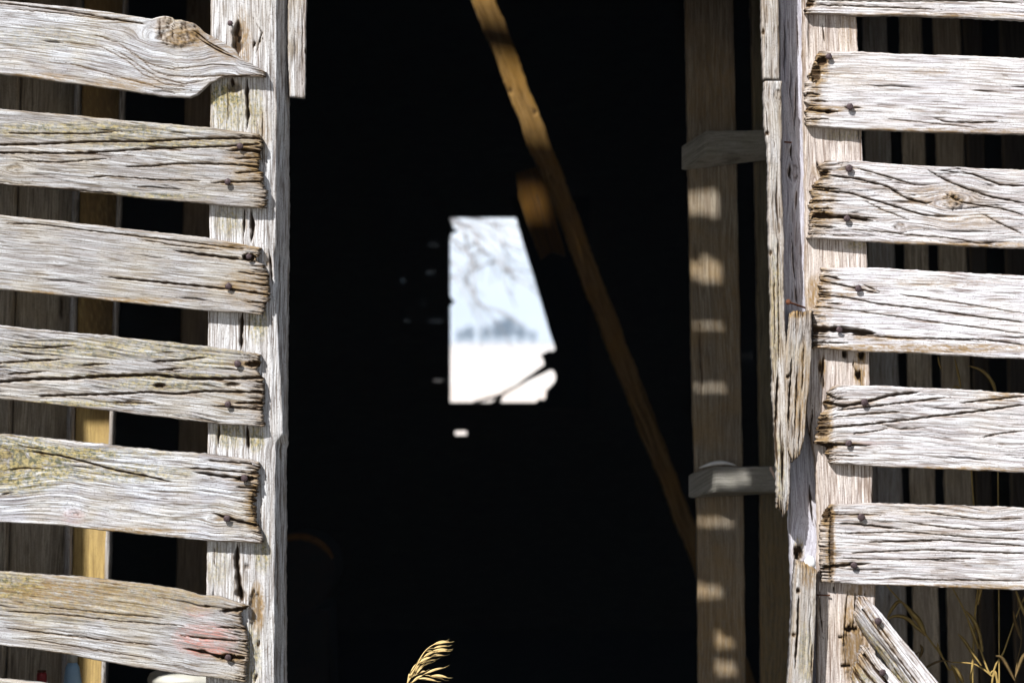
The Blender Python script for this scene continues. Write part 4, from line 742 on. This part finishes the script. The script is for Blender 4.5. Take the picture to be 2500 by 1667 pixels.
gstalk('grass stalk with two broad ochre blades forking beside the narrow broken board', [(2420, 2700), (2400, 2000)]+[g6(*p) for p in ((1400, 1452), (1270, 1250), (1170, 1060), (1050, 900), (940, 750), (780, 520), (620, 320), (400, 70))]+[(2150, 1400), (2120, 1340)], 3.0,
    [([g6(940, 770), g6(850, 570), g6(740, 440), g6(620, 290)], 8), ([g6(945, 765), g6(800, 640), g6(700, 540), g6(580, 490), g6(460, 500), g6(370, 560)], 5.5), ([g6(1180, 1060), g6(1130, 980), g6(1110, 870)], 5), ([g6(620, 300), g6(540, 290), g6(440, 420), g6(390, 520)], 5)])
gstalk('grass stalk leaning right to left with a long folded ochre leaf behind the straight stalk', [(2560, 2700), (2500, 2000)]+[g6(*p) for p in ((1980, 1452), (1850, 1300), (1720, 950), (1620, 720), (1480, 380), (1330, 90))]+[(2310, 1400), (2290, 1350)], 3.2,
    [([g6(1760, 1000), g6(1700, 700), g6(1610, 520), g6(1500, 400)], 6), ([g6(1700, 960), g6(1620, 720), g6(1530, 500)], 5), ([g6(1740, 1200), g6(1600, 1000), g6(1480, 820), g6(1400, 740)], 5)])
gstalk('rust brown grass stalk arching low along the bottom right', [(2520, 2700), (2460, 2000)]+[g6(*p) for p in ((1970, 1452), (1900, 1360), (1750, 1240), (1600, 1170), (1300, 1150))], 3.4, [([g6(1480, 1440), g6(1400, 1290), g6(1300, 1180)], 7)], M_RUST if False else M_GR2)
gstalk('thin yellow grass stalk leaning to the right edge of the view', [(2400, 2700), (2415, 1900)]+[g6(*p) for p in ((1900, 1400), (2060, 1000), (2220, 550), (2352, 230), (2480, -60))], 3.2, [([g6(2240, 130), g6(2300, 300), g6(2380, 500), g6(2420, 640)], 5)])
gstalk('arched golden grass blade tip curving over in the gap below the split slat', [(2440, 2700), (2440, 1800), (2436, 1100), (2432, 958), (2420, 925), (2398, 905), (2364, 892)], 2.2, [([(2432, 960), (2418, 925), (2395, 903), (2362, 892)], 5), ([(2346, 945), (2340, 915), (2330, 870)], 3.5), ([(2298, 902), (2293, 885), (2290, 868)], 3.5), ([(2345, 950), (2336, 944), (2325, 945)], 4)])

gstalk('thin bent weed with small hooked leaves beside the broken boards', [(2230, 2700), (2225, 1900), (2235, 1660), (2246, 1600), (2240, 1590)], 1.8, [([(2246, 1604), (2252, 1585), (2246, 1572)], 5), ([(2246, 1620), (2236, 1598), (2243, 1592)], 4), ([(2234, 1667), (2260, 1630), (2300, 1612), (2330, 1618)], 3)], M_GR3)
gstalk('sparse dark stalk at the far lower right corner', [(2480, 2700), (2470, 2000), (2478, 1667), (2494, 1560), (2486, 1480), (2480, 1440)], 2.0, [([(2494, 1560), (2480, 1520), (2474, 1490)], 5), ([(2478, 1660), (2450, 1610), (2430, 1600)], 6), ([(2480, 1650), (2500, 1600), (2520, 1580)], 6)], M_GR3)
# ------------------------------------------------------------ outside beyond the window
M_BK = plain('grey_bark', (.40, .40, .42), (.28, .28, .29), 20, .9)
TR = empty('bare_tree', (-1.6, 17.2, 0), 'bare tree with thin drooping branches hanging in front of the bright window sky', 'tree')
MB().tube(smooth_path([(-2.2, 17.2, 0), (-2.15, 17.2, 1.5), (-2.3, 17.2, 3.2), (-2.1, 17.2, 5), (-2.2, 17.2, 7.5)]), [.19-.0052*i for i in range(21)], 10).build('trunk', M_BK, TR, smooth=True)
def zz(x, y): return wpt(900+x/2.528, 480+y/2.528, 16.5)
brs = [[(-320, -500), (200, -60), (420, 80), (560, 160), (640, 210), (680, 270), (700, 330), (780, 380), (830, 440), (900, 450), (1010, 465)], [(200, -60), (480, 120), (590, 230), (610, 330), (650, 390), (650, 450), (655, 560), (670, 640), (740, 690), (830, 715), (960, 800)],
       [(-320, -300), (300, 300), (510, 400), (570, 470), (610, 540), (650, 600), (680, 660), (760, 700)], [(560, 160), (700, 190), (820, 290), (900, 330), (960, 350)], [(640, 210), (720, 260), (850, 420), (880, 500), (900, 560)], [(680, 270), (560, 330), (520, 300)],
       [(420, 80), (600, 130), (760, 160), (880, 240), (960, 260)], [(650, 450), (720, 420), (790, 400), (830, 440), (850, 560), (900, 600)], [(300, 300), (480, 480), (540, 500), (600, 620), (640, 700)], [(700, 330), (640, 360), (600, 480)]]
brs += [[(560, 90), (700, 150), (860, 170), (960, 220), (1000, 300)], [(760, 160), (820, 260), (830, 330), (900, 400), (980, 420)], [(500, 250), (600, 330), (640, 420), (600, 520), (620, 600)], [(830, 440), (930, 520), (1010, 560)]]
mb = MB(); rr_ = random.Random(3)
for i, b_ in enumerate(brs):
    P = smooth_path([Vector(zz(*p))+Vector((0, rr_.uniform(-.2, .2), 0)) for p in b_], 4); n_ = len(P); r0 = (.030, .022, .018)[min(i, 2)]*.62
    mb.tube(P, [r0*(1-.75*k/n_) for k in range(n_)], 6)
    for k in range(7, n_-1, 9):
        p = P[k]; a = rr_.uniform(-2.4, -.3); l_ = rr_.uniform(.15, .5); mb.tube([p, p+Vector((math.cos(a)*l_*.5, .05, math.sin(a)*l_*.4)), p+Vector((math.cos(a)*l_, .08, math.sin(a)*l_))], [.005, .0035, .002], 4)
mb.build('branches', M_BK, TR, smooth=True)
M_TW = plain('twig_crown', (.09, .08, .08), (.06, .055, .055), 1, .95, 0, 0)
def far_tree(px, half, top, y, lab):
    y *= 1.9
    x0, _, _ = wpt(px, 833, y); s = (6+y)/6/1250; h = 1.5+(833.5-top)*s; w_ = half*s; e = empty('far_tree', (x0, y, 0), lab, 'tree', 'far trees on the horizon')
    rn = random.Random(int(px)); mb = MB(); mb.tube([(x0, y, 0), (x0, y, h*.35), (x0, y, h*.8)], [h*.035, h*.028, h*.01], 7)
    for k in range(7): a = rn.uniform(0, 6.28); mb.tube([(x0, y, h*rn.uniform(.2, .4)), (x0+math.cos(a)*w_*.7, y+math.sin(a)*w_*.5, h*rn.uniform(.6, .9))], [h*.015, h*.004], 5)
    mb.build('trunk', M_TW, e)
    mb = MB()
    for k in range(1800):
        u = rn.uniform(-1, 1); v_ = rn.uniform(-1, 1); w2 = rn.uniform(-1, 1)
        if u*u+v_*v_+w2*w2 > 1: continue
        p = Vector((x0+u*w_, y+v_*w_, h*.58+w2*h*.42)); l_ = h*.06; dv = Vector((rn.uniform(-1, 1), rn.uniform(-.3, .3), rn.uniform(-.2, 1))).normalized()*l_*2; nv_ = Vector((rn.uniform(-1, 1), rn.uniform(-1, 1), rn.uniform(-1, 1))).normalized()*l_*.28
        mb.add(([p, p+dv+nv_, p+dv-nv_], [(0, 1, 2)]))
    mb.build('crown', M_TW, e)
for args in ((1146, 13, 797, 900, 'low round tree on the horizon near the left side of the window'), (1124, 8, 806, 950, 'smallest tree at the far left of the window horizon'), (1185, 8, 797, 1000, 'slim tree between the low round tree and the biggest tree'), (1216, 20, 783, 900, 'left half of the biggest tree clump on the horizon'), (1240, 20, 775, 940, 'tallest tree of the clump on the horizon'), (1272, 14, 794, 1000, 'tree just right of the tallest one on the horizon'), (1300, 10, 808, 1100, 'low pale tree at the far right of the horizon')): far_tree(*args)

# ------------------------------------------------------------ haze
hz = MB().box(-1600, 1600, -30, 3400, -1, 90).build('haze', None); tag(hz, kind='stuff')
m = bpy.data.materials.new('haze_air'); m.use_nodes = True; n = m.node_tree; n.nodes.clear(); out = n.nodes.new('ShaderNodeOutputMaterial'); pv = n.nodes.new('ShaderNodeVolumePrincipled')
pv.inputs['Color'].default_value = (.58, .78, 1, 1); pv.inputs['Density'].default_value = .0004; n.links.new(pv.outputs[0], out.inputs['Volume']); hz.data.materials.append(m)
SC.cycles.max_bounces = 6; SC.cycles.volume_bounces = 0
